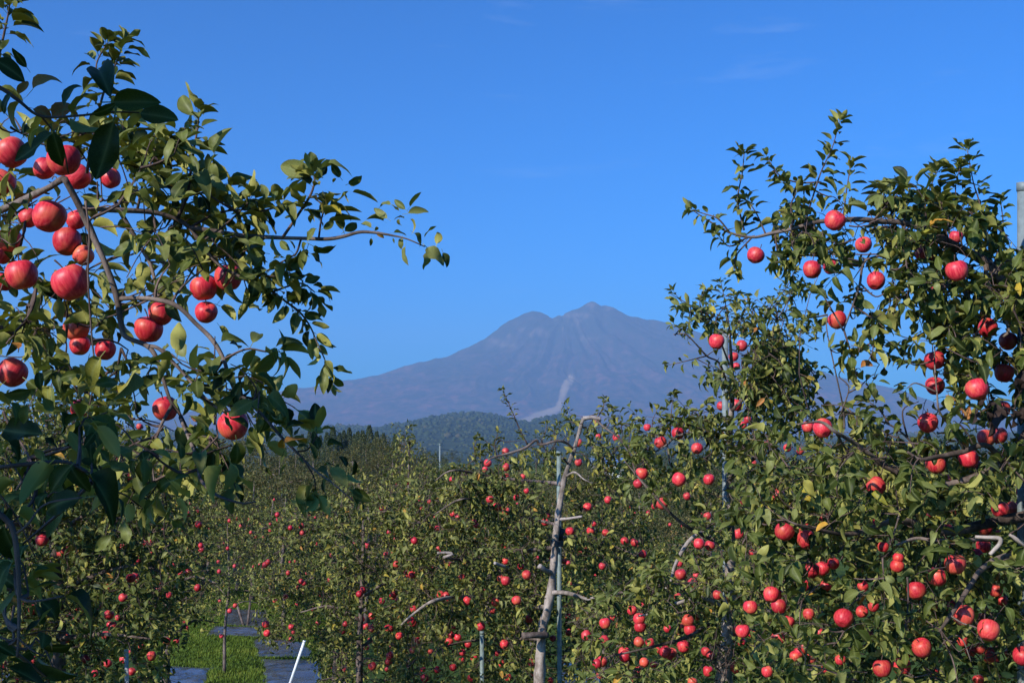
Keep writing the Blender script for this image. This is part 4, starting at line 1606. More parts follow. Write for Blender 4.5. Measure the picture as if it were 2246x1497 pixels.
# shaded leaves close to the camera, top left; the shade is in their tints
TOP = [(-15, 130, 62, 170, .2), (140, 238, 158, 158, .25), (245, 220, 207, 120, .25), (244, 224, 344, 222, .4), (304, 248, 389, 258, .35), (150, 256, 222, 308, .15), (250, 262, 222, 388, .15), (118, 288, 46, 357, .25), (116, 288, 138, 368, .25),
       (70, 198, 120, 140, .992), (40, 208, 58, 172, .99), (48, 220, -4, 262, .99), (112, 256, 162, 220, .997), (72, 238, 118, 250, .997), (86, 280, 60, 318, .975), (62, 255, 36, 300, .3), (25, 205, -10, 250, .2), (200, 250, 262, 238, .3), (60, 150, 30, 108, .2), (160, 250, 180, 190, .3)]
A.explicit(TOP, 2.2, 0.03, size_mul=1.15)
# shaded leaves close to the camera, lower left, tinted dark; lit ones pale
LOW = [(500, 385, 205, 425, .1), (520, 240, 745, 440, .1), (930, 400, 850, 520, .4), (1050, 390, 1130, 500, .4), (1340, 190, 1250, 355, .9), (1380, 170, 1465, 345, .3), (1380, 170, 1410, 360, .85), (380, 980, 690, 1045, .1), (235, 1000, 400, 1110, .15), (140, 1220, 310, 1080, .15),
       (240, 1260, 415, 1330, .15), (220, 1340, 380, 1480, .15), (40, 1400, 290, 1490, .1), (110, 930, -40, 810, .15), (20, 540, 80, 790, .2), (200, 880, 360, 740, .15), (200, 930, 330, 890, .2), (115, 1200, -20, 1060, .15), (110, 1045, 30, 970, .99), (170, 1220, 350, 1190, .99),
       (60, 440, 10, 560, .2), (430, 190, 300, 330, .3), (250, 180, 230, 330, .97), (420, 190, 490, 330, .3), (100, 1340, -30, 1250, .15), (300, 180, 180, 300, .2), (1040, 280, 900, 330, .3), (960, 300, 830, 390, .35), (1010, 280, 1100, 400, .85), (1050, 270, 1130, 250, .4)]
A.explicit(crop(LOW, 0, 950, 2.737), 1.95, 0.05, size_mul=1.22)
LOW2 = [(20, 760, 480, 830, .1), (450, 830, 560, 960, .1), (640, 900, 900, 860, .1), (700, 760, 860, 1000, .12), (350, 950, 480, 1080, .35), (560, 1110, 700, 1290, .4), (760, 1110, 1050, 1130, .15), (500, 1100, 420, 1400, .4), (600, 1110, 780, 1350, .35), (100, 470, 260, 620, .6), (290, 500, 200, 690, .8), (430, 430, 590, 610, .8), (330, 350, 60, 410, .4),
        (960, 310, 1250, 210, .55), (400, 160, 420, 330, .2), (60, 880, 250, 1010, .12), (1180, 760, 1050, 600, .3), (940, 620, 1200, 830, .6), (850, 620, 640, 700, .2), (300, 760, 130, 900, .12), (620, 560, 700, 780, .12), (980, 780, 860, 930, .12)]
A.explicit(crop(LOW2, 0, 780, 4.677), 2.15, 0.06, size_mul=1.2)  # low tints stand in for the shade here too
# loose foliage of the sunlit part
A.fill(region([(0, 250), (120, 300), (230, 260), (300, 300), (390, 330), (480, 420), (520, 480), (480, 570), (420, 560), (340, 600), (200, 560), (0, 620)], 62, 3.0, 3.55, clump=1.2), 7, 0.12)
A.fill(region([(0, 620), (200, 560), (380, 560), (520, 590), (500, 680), (420, 700), (330, 660), (280, 640), (210, 760), (0, 780)], 36, 3.0, 3.6, clump=1.4), 6, 0.12)
A.fill(region([(190, 740), (330, 740), (470, 800), (560, 850), (560, 930), (470, 1010), (360, 990), (250, 920), (190, 860)], 44, 2.85, 3.4, clump=1.0), 7, 0.12)
A.fill(region([(0, 720), (90, 750), (180, 800), (210, 880), (160, 910), (60, 850), (0, 840)], 16, 3.2, 3.7, clump=1.2), 6, 0.11)
A.fill(region([(240, 940), (520, 960), (560, 1010), (480, 1080), (350, 1100), (260, 1040)], 17, 2.5, 2.9, clump=1.0), 6, 0.10, size=0.062)
A.fill(region([(0, 870), (200, 900), (250, 1010), (200, 1120), (0, 1100)], 11, 2.0, 2.3), 6, 0.09, size=0.058)
A.fill(region([(0, 1060), (70, 1080), (120, 1240), (110, 1490), (0, 1490)], 12, 1.85, 2.1), 5, 0.09, size=0.054)
A.fill(region([(520, 480), (560, 540), (530, 600), (450, 590), (430, 540)], 8, 3.15, 3.35), 6, 0.10)
A.fill(region([(480, 800), (600, 840), (620, 900), (520, 900)], 8, 2.75, 2.9), 6, 0.09)
A.fill(region([(230, 250), (300, 270), (360, 330), (300, 380), (220, 350)], 9, 3.2, 3.5), 6, 0.10)
A.fill(region([(-420, 200), (0, 250), (0, 900), (-380, 980), (-480, 600)], 110, 3.35, 4.1, clump=0.5), 7, 0.14)
A.fill(stalks(A, "near"), 5, 0.05)
# unseen rest of the crown, added behind the camera to shade the nearest leaves
A.wood("branch", smooth_path([(-2.35, 2.8, 3.4), (-2.35, 2.0, 4.4), (-2.25, 1.2, 5.2), (-2.0, 0.5, 5.7)], 5), (0.05, 0.035, 0.025, 0.012), M_BARK)
A.wood("branch", smooth_path([(-2.35, 2.0, 4.4), (-1.9, 1.0, 4.7), (-1.6, 0.3, 4.9)], 5), (0.03, 0.02, 0.01), M_BARK)
shade_for = [P(40, 150, 2.2), P(150, 230, 2.2), P(240, 180, 2.2), P(300, 230, 2.2), P(345, 255, 2.2), P(60, 330, 2.25), P(200, 290, 2.2), P(20, 230, 2.2), P(230, 340, 2.2),
             P(60, 960, 2.2), P(150, 960, 2.15), P(130, 1090, 1.95), P(230, 1070, 1.95), P(30, 1150, 1.85), P(40, 1250, 1.8), P(40, 1400, 1.8), P(120, 1240, 1.9), P(200, 1320, 1.9), P(100, 1340, 1.9), P(120, 1420, 1.9), P(110, 1470, 1.9), P(60, 1480, 1.9), P(20, 1020, 1.9), P(120, 1015, 1.9), P(40, 1310, 1.8), P(170, 1150, 1.95)]
lit_rays = [P(155, 620, 2.95), P(108, 475, 3.2), P(47, 603, 3.2), P(140, 352, 3.2), P(326, 722, 3.3), P(27, 800, 3.3), P(363, 890, 3.3), P(240, 600, 3.1), P(265, 700, 3.1), P(350, 657, 3.0), P(60, 700, 3.3), P(200, 800, 3.3), P(300, 850, 3.0), P(100, 600, 3.2), P(60, 480, 3.2), P(200, 450, 3.2)]
q = np.concatenate([s + SUNV * rng.uniform(1.3, 2.3, (26, 1)) + rng.normal(0, 0.10, (26, 3)) for s in shade_for])
away = np.full(len(q), 9.0)
for p in lit_rays:
    v = q - p
    along = v @ SUNV
    away = np.minimum(away, np.linalg.norm(v - along[:, None] * SUNV, axis=1))
q = q[(away > 0.17) & (q[:, 0] < -0.50 * np.maximum(q[:, 1], 0.0) - 0.25)]
A.fill(q, 8, 0.12)
over = np.stack([rng.uniform(-2.3, 0.5, 900), rng.uniform(-1.3, 1.3, 900), rng.uniform(4.75, 5.9, 900)], -1)  # more unseen leaves added overhead to screen the near ones from the sky
away = np.full(len(over), 9.0)
for p in lit_rays:
    v = over - p
    along = v @ SUNV
    away = np.minimum(away, np.linalg.norm(v - along[:, None] * SUNV, axis=1))
front = np.maximum(over[:, 1], 0.0)
out_of_view = (over[:, 2] > CAM_H + 0.45 * front + 0.32) | (over[:, 0] < -0.50 * front - 0.30)
over = over[(away > 0.2) & out_of_view][:300]
A.fill(over, 8, 0.13)
A.finish(300)

# ================================================================ the big tree on the right (R)
R = Tree("big apple tree filling the right side, closest of the right-hand trees", (2.75, 5.9, 0), hi=True, leaf=0.080)
R.tone = 0.43
R.wood("trunk", smooth_path([(2.75, 5.9, 0), (2.78, 5.85, 1.3), (2.72, 5.8, 2.6), (2.60, 5.7, 3.7), P(2290, 800, 5.6), P(2231, 667, 5.55)], 5), (0.11, 0.09, 0.075, 0.055, 0.035, 0.024), M_BARK)
R.branch([(2231, 667, 5.55), (2211, 634, 5.5), (2177, 590, 5.5), (2150, 567, 5.5), (2084, 534, 5.45), (2034, 507, 5.4), (1990, 490, 5.4), (1930, 485, 5.35), (1870, 481, 5.3), (1790, 487, 5.3), (1740, 502, 5.3), (1690, 512, 5.3), (1650, 520, 5.3), (1600, 510, 5.3), (1560, 488, 5.3), (1522, 463, 5.3)], (0.024, 0.022, 0.020, 0.0125, 0.010, 0.008, 0.005, 0.002))
R.branch([(2290, 760, 5.7), (2240, 720, 5.5), (2222, 680, 5.4), (2205, 690, 5.35), (2212, 725, 5.3), (2200, 738, 5.3)], (0.012, 0.009, 0.007, 0.005))
R.branch([(2160, 575, 5.5), (2170, 640, 5.45), (2160, 700, 5.4), (2120, 760, 5.35)], (0.010, 0.007, 0.004))
R.branch([(1985, 492, 5.4), (1970, 540, 5.3), (1930, 560, 5.25), (1895, 575, 5.2), (1885, 625, 5.2), (1870, 670, 5.2), (1850, 725, 5.2)], (0.007, 0.006, 0.005, 0.003))
R.branch([(1895, 575, 5.2), (1850, 565, 5.15), (1810, 552, 5.15), (1770, 560, 5.15)], (0.005, 0.003))
R.branch([(1815, 690, 5.2), (1813, 720, 5.2), (1825, 780, 5.2), (1838, 840, 5.25), (1850, 900, 5.3), (1852, 940, 5.3)], (0.002, 0.003, 0.004))
R.branch([(1845, 905, 5.3), (1862, 850, 5.25), (1840, 820, 5.25), (1880, 780, 5.25), (1888, 740, 5.25)], (0.0035, 0.0025, 0.0018))
R.branch([(2290, 900, 5.6), (2200, 1010, 5.5), (2080, 1060, 5.5), (1957, 1030, 5.5), (1910, 997, 5.45), (1873, 970, 5.4), (1833, 947, 5.3), (1800, 925, 5.3), (1750, 930, 5.25)], (0.022, 0.018, 0.0125, 0.010, 0.009, 0.007, 0.004))
R.branch([(1833, 947, 5.3), (1870, 1010, 5.5), (1900, 1070, 5.6)], (0.005, 0.004))
R.branch([(2200, 1010, 5.4), (2160, 975, 5.3), (2110, 990, 5.3), (2060, 1000, 5.25), (2020, 1007, 5.2), (1990, 990, 5.2)], (0.014, 0.011, 0.010, 0.006))
R.branch([(2020, 1004, 5.2), (1990, 960, 5.2), (1950, 930, 5.2), (1900, 915, 5.2)], (0.005, 0.003))
R.branch([(2115, 985, 5.3), (2080, 930, 5.25), (2060, 900, 5.2), (2055, 860, 5.2), (2050, 800, 5.2), (2050, 760, 5.25)], (0.006, 0.004, 0.003))
R.branch([(2310, 1120, 5.9), (2200, 1140, 5.8), (2080, 1165, 5.7), (2010, 1150, 5.6), (1965, 1140, 5.5), (1917, 1155, 5.45), (1863, 1171, 5.4), (1804, 1163, 5.3), (1750, 1150, 5.2), (1715, 1135, 5.2)], (0.028, 0.024, 0.020, 0.015, 0.012, 0.009, 0.006, 0.003))
R.branch([(2230, 1185, 5.5), (2145, 1183, 5.3), (2055, 1185, 5.2), (2010, 1180, 5.2), (1967, 1194, 5.15)], (0.009, 0.007, 0.005))
R.branch([(2140, 1177, 5.15), (2165, 1178, 5.12), (2192, 1180, 5.1), (2193, 1192, 5.1), (2182, 1205, 5.1), (2172, 1216, 5.1)], (0.008, 0.0085, 0.009, 0.009, 0.009, 0.008), mat=M_STUB)
R.branch([(2215, 1170, 5.2), (2240, 1190, 5.2), (2275, 1215, 5.25)], (0.008, 0.009, 0.010), mat=M_STUB)
R.branch([(2260, 1200, 5.4), (2190, 1225, 5.3), (2150, 1250, 5.2), (2130, 1280, 5.15), (2105, 1320, 5.1), (2075, 1362, 5.1), (2060, 1385, 5.1)], (0.016, 0.013, 0.011, 0.009, 0.006))
R.branch([(1990, 1265, 5.1), (1992, 1300, 5.1), (1990, 1345, 5.1), (1985, 1380, 5.1)], (0.004, 0.004, 0.003))
R.branch([(1980, 1095, 5.3), (1972, 1130, 5.2), (1962, 1165, 5.1), (1952, 1195, 5.0)], (0.004, 0.0035, 0.003))
R.branch([(2260, 895, 5.2), (2225, 896, 5.15), (2190, 893, 5.1), (2165, 893, 5.1)], (0.004, 0.003, 0.002))
R.branch([(2080, 1345, 5.1), (2110, 1365, 5.05), (2140, 1375, 5.0), (2160, 1390, 5.0)], (0.004, 0.003))
R.branch([(2060, 1420, 5.2), (2085, 1395, 5.2), (2110, 1400, 5.2), (2130, 1450, 5.2)], (0.004, 0.003))
# upright shoots against the sky
for pts, c, s in (([(1765, 490, 5.3), (1785, 425, 5.3), (1803, 372, 5.3), (1825, 325, 5.3), (1841, 268, 5.3)], 38, .074), ([(1632, 505, 5.3), (1618, 440, 5.3), (1628, 380, 5.3), (1632, 338, 5.3)], 24, .074),
                  ([(1850, 478, 5.3), (1855, 430, 5.3), (1866, 360, 5.3)], 21, .070), ([(1800, 400, 5.3), (1750, 400, 5.32), (1710, 385, 5.32), (1682, 345, 5.32)], 24, .070), ([(1740, 500, 5.3), (1735, 450, 5.28), (1745, 420, 5.28), (1720, 400, 5.28)], 21, .072),
                  ([(1600, 510, 5.3), (1575, 480, 5.28), (1548, 470, 5.28), (1520, 461, 5.28)], 14, .067), ([(1640, 520, 5.3), (1600, 540, 5.28), (1575, 515, 5.28)], 13, .070), ([(1680, 515, 5.3), (1660, 470, 5.3), (1640, 440, 5.3)], 14, .070),
                  ([(1650, 520, 5.3), (1615, 560, 5.3), (1612, 590, 5.3)], 10, .064), ([(1700, 512, 5.3), (1705, 550, 5.3), (1715, 575, 5.3)], 13, .072),
                  ([(2175, 560, 5.45), (2150, 450, 5.4), (2135, 400, 5.4), (2122, 330, 5.4)], 38, .077), ([(2110, 540, 5.4), (2100, 470, 5.4), (2096, 410, 5.4), (2105, 370, 5.4)], 26, .074), ([(2034, 507, 5.4), (2030, 440, 5.4), (2045, 400, 5.4), (2058, 370, 5.4)], 32, .079),
                  ([(1960, 488, 5.4), (1950, 450, 5.4), (1935, 415, 5.4)], 22, .084), ([(1985, 490, 5.4), (1980, 450, 5.4), (1968, 410, 5.4)], 22, .081), ([(2080, 530, 5.4), (2070, 480, 5.4), (2062, 440, 5.4)], 22, .079), ([(2180, 580, 5.4), (2200, 510, 5.4), (2195, 440, 5.4)], 24, .077),
                  ([(1885, 620, 5.2), (1920, 650, 5.15), (1950, 640, 5.15), (1975, 660, 5.1)], 16, .074), ([(1870, 670, 5.2), (1910, 700, 5.15), (1915, 760, 5.15), (1905, 790, 5.15)], 18, .074), ([(1850, 720, 5.2), (1865, 770, 5.2), (1880, 830, 5.2)], 19, .072),
                  ([(1895, 585, 5.2), (1780, 560, 5.15), (1730, 570, 5.15), (1700, 575, 5.15)], 19, .072), ([(1815, 690, 5.2), (1790, 695, 5.2), (1765, 698, 5.2)], 10, .067), ([(1850, 725, 5.2), (1800, 640, 5.2), (1770, 620, 5.2)], 10, .070),
                  ([(2170, 640, 5.4), (2120, 640, 5.35), (2070, 640, 5.3), (2020, 630, 5.3), (1985, 645, 5.3)], 32, .077), ([(2120, 760, 5.35), (2060, 720, 5.3), (2000, 740, 5.3), (1970, 735, 5.3)], 29, .077), ([(2050, 790, 5.2), (2010, 800, 5.2), (1985, 790, 5.2)], 11, .077), ([(2055, 860, 5.2), (2010, 840, 5.2), (1990, 850, 5.2)], 11, .077),
                  ([(1990, 960, 5.2), (1980, 900, 5.2), (2015, 880, 5.2)], 13, .074), ([(1950, 930, 5.2), (1930, 900, 5.2), (1905, 880, 5.2)], 14, .070)):
    R.shoot(pts, c, (0.0045, 0.0018), 0.12, s)
R.fill(region([(1700, 480), (1990, 470), (2040, 500), (2060, 560), (1960, 580), (1900, 560), (1840, 570), (1750, 560)], 84, 5.05, 5.6, clump=0.9), 7, 0.11)
R.fill(region([(1930, 430), (2080, 430), (2160, 470), (2230, 540), (2330, 640), (2180, 640), (2080, 560), (1960, 500)], 100, 5.1, 5.8, clump=0.7), 7, 0.12)
R.fill(region([(1980, 590), (2330, 600), (2330, 760), (2100, 770), (2000, 740), (2060, 680)], 120, 5.0, 5.8, clump=0.9), 7, 0.12)
R.fill(region([(2060, 740), (2330, 740), (2330, 960), (2110, 960), (2080, 880), (2010, 820)], 90, 5.0, 5.7, clump=1.1), 7, 0.12)
R.fill(region([(1780, 900), (1900, 880), (1980, 940), (2330, 950), (2330, 1110), (1960, 1100), (1860, 1010), (1760, 960)], 120, 5.0, 6.2, clump=0.5), 7, 0.13)
R.fill(region([(1680, 960), (1860, 1000), (1960, 1090), (2330, 1090), (2330, 1497), (1760, 1497), (1650, 1250), (1640, 1060)], 520, 4.9, 6.6, clump=0.25), 7, 0.14)
R.fill(region([(1600, 1100), (1760, 1060), (1800, 1497), (1660, 1497), (1640, 1300)], 110, 5.4, 6.6, clump=0.5), 7, 0.13)
R.fill(region([(1700, 1000), (2330, 980), (2330, 1497), (1740, 1497)], 330, 6.4, 7.6), 7, 0.16)
R.fill(region([(2262, 640), (2480, 620), (2600, 800), (2640, 1497), (2262, 1497)], 300, 5.2, 7.0, clump=0.4), 7, 0.15)
R.fill(region([(2200, 540), (2330, 560), (2330, 1250), (2200, 1250)], 38, 5.0, 5.7), 7, 0.13)
R.fill(region([(1850, 560), (2040, 560), (2060, 680), (1960, 700), (1860, 660)], 34, 5.1, 5.6, clump=0.6), 7, 0.12)
R.fill(region([(1840, 690), (1930, 690), (1930, 800), (1880, 900), (1830, 840)], 13, 5.1, 5.3), 6, 0.09)
R.fill(region([(1740, 520), (1860, 520), (1850, 600), (1740, 590)], 16, 5.1, 5.4), 7, 0.10)
R.fill(stalks(R, "front"), 4, 0.05)
# the dead leaves still hanging on
DEADL = [(690, 690, 640, 1230), (400, 790, 400, 1040), (560, 600, 480, 780), (1085, 190, 1040, 650), (960, 790, 985, 1110), (1125, 770, 1060, 1020), (760, 840, 745, 1060), (650, 640, 590, 800), (720, 880, 650, 1090), (1000, 330, 1090, 560), (560, 830, 640, 1060)]
dead_rows = crop(DEADL, 2080, 780, 6.807)
for row in dead_rows:
    dd = 4.98 + rng.normal(0, 0.02)
    b0, t0 = P(row[0], row[1], dd), P(row[2], row[3], dd + rng.normal(0, 0.02))
    v = t0 - b0
    ln = float(np.linalg.norm(v))
    k = int(rng.integers(0, 8))
    lv, lf, lr = leaf_template(ST_HI, 0.4, 1.1, float(rng.normal(0, 1.0)), 0.8, False, 0.20)
    me = mesh_np("dead_leaf", lv, lf, M_LEAF_DEAD, {"leaf_rib": lr * 0})
    o = link("dead_leaf", me, R.root)
    fr = frames(v[None], (np.array((0, -1, 0.2)) + rng.normal(0, 0.4, 3))[None])[0] * ln
    o.matrix_basis = Matrix([[*fr[r], b0[r] - R.base[r]] for r in range(3)] + [[0, 0, 0, 1]])
    o["tint_of_leaf"] = float(rng.random())
    o["label"] = "withered dark brown leaf hanging curled"
R.finish(300)

# ================================================================ second row (N)
NT = Tree("second-row apple tree with pale trunk foot, its leafy top beside the grey pole", (P(1586, 1497, 8.8)[0], 8.9, 0), leaf=0.078)
NT.wood("trunk", smooth_path([(P(1586, 1497, 8.8)[0], 8.9, 0), (P(1588, 1497, 8.8)[0] - 0.02, 8.88, 1.1), P(1588, 1497, 8.8), P(1592, 1420, 8.8), P(1600, 1300, 8.85), P(1603, 1150, 8.85), P(1600, 1000, 8.7), P(1606, 850, 8.4), P(1600, 720, 8.0)], 5), (0.075, 0.062, 0.056, 0.05, 0.045, 0.03, 0.022, 0.015, 0.008), M_BARK_PALE, 10)
NT.branch([(1603, 1150, 8.85), (1560, 1160, 8.6), (1535, 1168, 8.5), (1516, 1181, 8.45), (1498, 1205, 8.4), (1480, 1241, 8.4), (1472, 1271, 8.4), (1455, 1300, 8.4)], (0.02, 0.017, 0.015, 0.013, 0.011, 0.009), mat=M_STUB)
NT.branch([(1595, 1340, 8.8), (1540, 1310, 8.6), (1486, 1322, 8.5), (1471, 1329, 8.5), (1441, 1343, 8.5), (1400, 1350, 8.5)], (0.02, 0.016, 0.013, 0.010, 0.006), mat=M_STUB)
NT.branch([(1602, 960, 8.6), (1550, 950, 8.5), (1500, 952, 8.4), (1475, 962, 8.35), (1463, 975, 8.35), (1438, 990, 8.3)], (0.014, 0.011, 0.008, 0.005), n_per=3)
NT.branch([(1463, 975, 8.35), (1467, 1000, 8.3), (1471, 1020, 8.3), (1485, 1035, 8.3)], (0.007, 0.006, 0.004))
NT.branch([(1605, 880, 8.4), (1580, 800, 8.1), (1550, 780, 8.0), (1507, 735, 7.9), (1477, 733, 7.9)], (0.008, 0.006, 0.003))
NT.branch([(1600, 800, 8.2), (1560, 701, 8.0), (1533, 681, 7.9), (1500, 661, 7.9), (1470, 644, 7.9)], (0.007, 0.005, 0.002))
NT.branch([(1605, 900, 8.4), (1650, 860, 8.3), (1700, 860, 8.2), (1750, 830, 8.2)], (0.012, 0.008, 0.004))
NT.branch([(1600, 1050, 8.7), (1660, 1000, 8.5), (1720, 960, 8.3), (1760, 940, 8.2)], (0.016, 0.010, 0.005))
NT.branch([(1600, 1250, 8.8), (1660, 1240, 8.5), (1730, 1220, 8.2), (1780, 1210, 8.0)], (0.016, 0.010, 0.005))
NT.branch([(1600, 1280, 8.8), (1500, 1280, 8.4), (1400, 1290, 8.2), (1330, 1310, 8.2), (1290, 1340, 8.2)], (0.018, 0.013, 0.009, 0.004))
NT.branch([(1600, 1200, 8.8), (1500, 1150, 8.3), (1430, 1080, 8.2), (1395, 1040, 8.2), (1370, 1010, 8.2)], (0.016, 0.010, 0.006, 0.003))
NT.branch([(1600, 1330, 8.8), (1520, 1390, 8.2), (1420, 1420, 7.9), (1330, 1440, 7.8)], (0.016, 0.010, 0.005))
NT.branch([(1620, 1140, 8.6), (1660, 1130, 8.5)], (0.012, 0.011), mat=M_STUB)
for pts, c in (([(1600, 720, 8.0), (1592, 670, 8.0), (1582, 622, 8.0)], 22), ([(1560, 701, 8.0), (1520, 690, 7.9), (1478, 640, 7.9)], 13), ([(1540, 690, 7.9), (1535, 660, 7.9), (1545, 640, 7.9)], 10), ([(1600, 740, 8.0), (1630, 690, 8.1), (1640, 670, 8.1)], 10),
               ([(1640, 760, 8.2), (1684, 681, 8.3), (1727, 627, 8.3), (1740, 597, 8.3)], 26), ([(1650, 860, 8.3), (1690, 780, 8.3), (1720, 700, 8.3), (1730, 650, 8.3)], 26), ([(1550, 780, 8.0), (1510, 790, 7.9), (1468, 800, 7.9)], 9), ([(1480, 735, 7.9), (1490, 720, 7.9), (1478, 712, 7.9)], 4),
               ([(1470, 960, 8.35), (1472, 910, 8.4), (1476, 870, 8.4)], 14), ([(1440, 960, 8.35), (1430, 930, 8.4), (1440, 900, 8.4)], 9), ([(1510, 950, 8.4), (1520, 910, 8.4), (1545, 890, 8.4)], 10), ([(1750, 830, 8.2), (1760, 815, 8.2), (1770, 800, 8.2)], 8), ([(1395, 1040, 8.2), (1380, 980, 8.3), (1385, 930, 8.3)], 14)):
    NT.shoot(pts, c, (0.005, 0.0018), 0.1, 0.07)
NT.fill(region([(1500, 670), (1600, 640), (1690, 700), (1740, 740), (1740, 860), (1600, 870), (1540, 830), (1550, 760)], 100, 7.7, 8.6, clump=0.7), 7, 0.13)
NT.fill(region([(1600, 800), (1760, 800), (1800, 880), (1760, 960), (1640, 980), (1560, 920), (1570, 850)], 90, 7.7, 8.8, clump=0.5), 7, 0.13)
NT.fill(region([(1400, 930), (1560, 900), (1650, 960), (1660, 1010), (1500, 1010), (1460, 970), (1400, 1000)], 60, 7.9, 8.8, clump=0.7), 7, 0.13)
NT.fill(region([(1370, 980), (1500, 990), (1480, 1080), (1400, 1110), (1370, 1050)], 34, 8.0, 8.6, clump=1.0), 7, 0.12)
NT.fill(region([(1500, 1060), (1560, 1000), (1800, 980), (1800, 1497), (1560, 1497), (1480, 1330), (1500, 1160)], 330, 7.6, 9.2, clump=0.8), 7, 0.15)
NT.fill(region([(1250, 1350), (1330, 1290), (1480, 1240), (1600, 1300), (1600, 1497), (1260, 1497)], 300, 7.5, 8.9, clump=0.7), 7, 0.15)
NT.fill(region([(1270, 1330), (1480, 1260), (1640, 1250), (1640, 1497), (1260, 1497)], 240, 8.9, 9.8), 7, 0.17)
NT.fill(region([(1620, 980), (1800, 980), (1840, 1497), (1620, 1497)], 140, 8.8, 9.8), 7, 0.17)
NT.fill(region([(1640, 700), (1740, 630), (1770, 760), (1800, 900), (1650, 900)], 80, 7.8, 8.5, clump=0.5), 7, 0.13)
NT.fill(region([(1380, 920), (1500, 880), (1600, 900), (1600, 1000), (1400, 1010)], 40, 7.9, 8.7, clump=0.5), 7, 0.12)
NT.fill(stalks(NT, "second"), 4, 0.05)
NT.finish(300)

# ================================================================ the tree tied to the pole (M)
MB = P(1178, 1932, 11.2)
MT = Tree("apple tree with a pale crooked trunk tied to a metal pole, middle of the view", (MB[0], MB[1], 0), leaf=0.076, mat=M_LEAF_DUSTY)
MT.dz = -0.8
MT.wood("trunk", smooth_path([(MB[0], MB[1], 0), P(1180, 1700, 11.2), P(1184, 1497, 11.2), P(1186, 1440, 11.2), P(1188, 1390, 11.2), P(1196, 1350, 11.2), P(1207, 1300, 11.2), P(1213, 1250, 11.2), P(1218, 1200, 11.2), P(1222, 1150, 11.2), P(1226, 1110, 11.2), P(1236, 1060, 11.2), P(1243, 1030, 11.2), P(1257, 990, 11.2), P(1270, 950, 11.2), P(1279, 916, 11.2)], 4),
        (0.076, 0.056, 0.049, 0.044, 0.042, 0.039, 0.036, 0.032, 0.029, 0.027, 0.025, 0.023, 0.021, 0.018, 0.016, 0.015), M_BARK_PALE, 14, 0.55)
MT.branch([(1258, 985, 12.0), (1241, 970, 11.95), (1220, 967, 11.9), (1185, 975, 11.9), (1176, 964, 11.88), (1155, 980, 11.85), (1129, 990, 11.8), (1081, 1003, 11.75), (1066, 1015, 11.7)], (0.013, 0.012, 0.013, 0.012, 0.011, 0.009, 0.006), mat=M_BARK, n_per=4)
MT.branch([(1279, 917, 12.0), (1300, 915, 12.0), (1318, 918, 12.0)], (0.022, 0.021, 0.020), mat=M_STUB)
MT.branch([(1304, 918, 12.0), (1330, 940, 11.95), (1355, 958, 11.9), (1372, 980, 11.9), (1388, 1010, 11.9)], (0.010, 0.009, 0.006), n_per=4)
MT.branch([(1226, 1138, 12.0), (1250, 1136, 11.9), (1277, 1132, 11.85)], (0.015, 0.012, 0.010), mat=M_STUB)
MT.branch([(1210, 1256, 12.0), (1195, 1249, 11.9), (1183, 1240, 11.85)], (0.024, 0.022, 0.021), mat=M_STUB)
MT.branch([(1209, 1299, 12.0), (1240, 1299, 11.9), (1265, 1305, 11.85), (1290, 1313, 11.8), (1315, 1306, 11.8), (1340, 1310, 11.8)], (0.024, 0.019, 0.015, 0.012, 0.007), mat=M_BARK_PALE)
MT.branch([(1200, 1392, 11.95), (1172, 1392, 11.85), (1146, 1393, 11.8)], (0.030, 0.031, 0.031), mat=M_BARK)
MT.branch([(1205, 1330, 12.1), (1140, 1330, 13.5), (1050, 1310, 13.5), (990, 1310, 12.4), (955, 1316, 12.1), (935, 1325, 12.1), (900, 1351, 12.1), (880, 1370, 12.2)], (0.026, 0.02, 0.016, 0.013, 0.008), mat=M_BARK_PALE)
MT.branch([(1218, 1200, 12.1), (1130, 1210, 13.5), (1050, 1225, 13.5), (1000, 1226, 12.5), (973, 1222, 12.1)], (0.022, 0.016, 0.013, 0.013))
MT.branch([(973, 1222, 12.1), (993, 1214, 12.1), (978, 1211, 12.1), (959, 1212, 12.1)], (0.014, 0.014, 0.012, 0.012), mat=M_STUB, n_per=3)
MT.branch([(1222, 1150, 12.1), (1140, 1130, 13.5), (1060, 1105, 13.5), (1025, 1094, 12.2), (1000, 1098, 12.1), (982, 1109, 12.2), (950, 1130, 12.6)], (0.016, 0.012, 0.010, 0.009, 0.006))
MT.branch([(1236, 1060, 12.1), (1120, 1050, 13.5), (1040, 1037, 13.3), (1004, 1031, 12.2), (978, 1036, 12.2), (956, 1053, 12.3)], (0.018, 0.012, 0.009, 0.007))
MT.branch([(1107, 1241, 11.4), (1095, 1238, 11.35), (1085, 1234, 11.3)], (0.014, 0.014, 0.013), mat=M_STUB)
MT.branch([(1240, 1045, 12.0), (1260, 1035, 11.9), (1280, 1050, 11.8), (1300, 1060, 11.8)], (0.012, 0.008, 0.005), mat=M_BARK_PALE)
MT.branch([(1247, 1020, 12.0), (1238, 1008, 11.95), (1234, 1004, 11.9)], (0.011, 0.009, 0.008))
MT.branch([(1226, 1180, 12.1), (1270, 1175, 13.5), (1330, 1190, 13.4), (1400, 1220, 12.8)], (0.016, 0.012, 0.005))
MT.branch([(1190, 1400, 12.1), (1100, 1400, 13.5), (1000, 1410, 13.5), (930, 1440, 12.9)], (0.02, 0.014, 0.006))
MT.shoot([(1157, 975, 11.9), (1140, 941, 11.9), (1129, 915, 11.9), (1116, 885, 11.9), (1103, 856, 11.9)], 26, (0.008, 0.003), 0.42, 0.068)
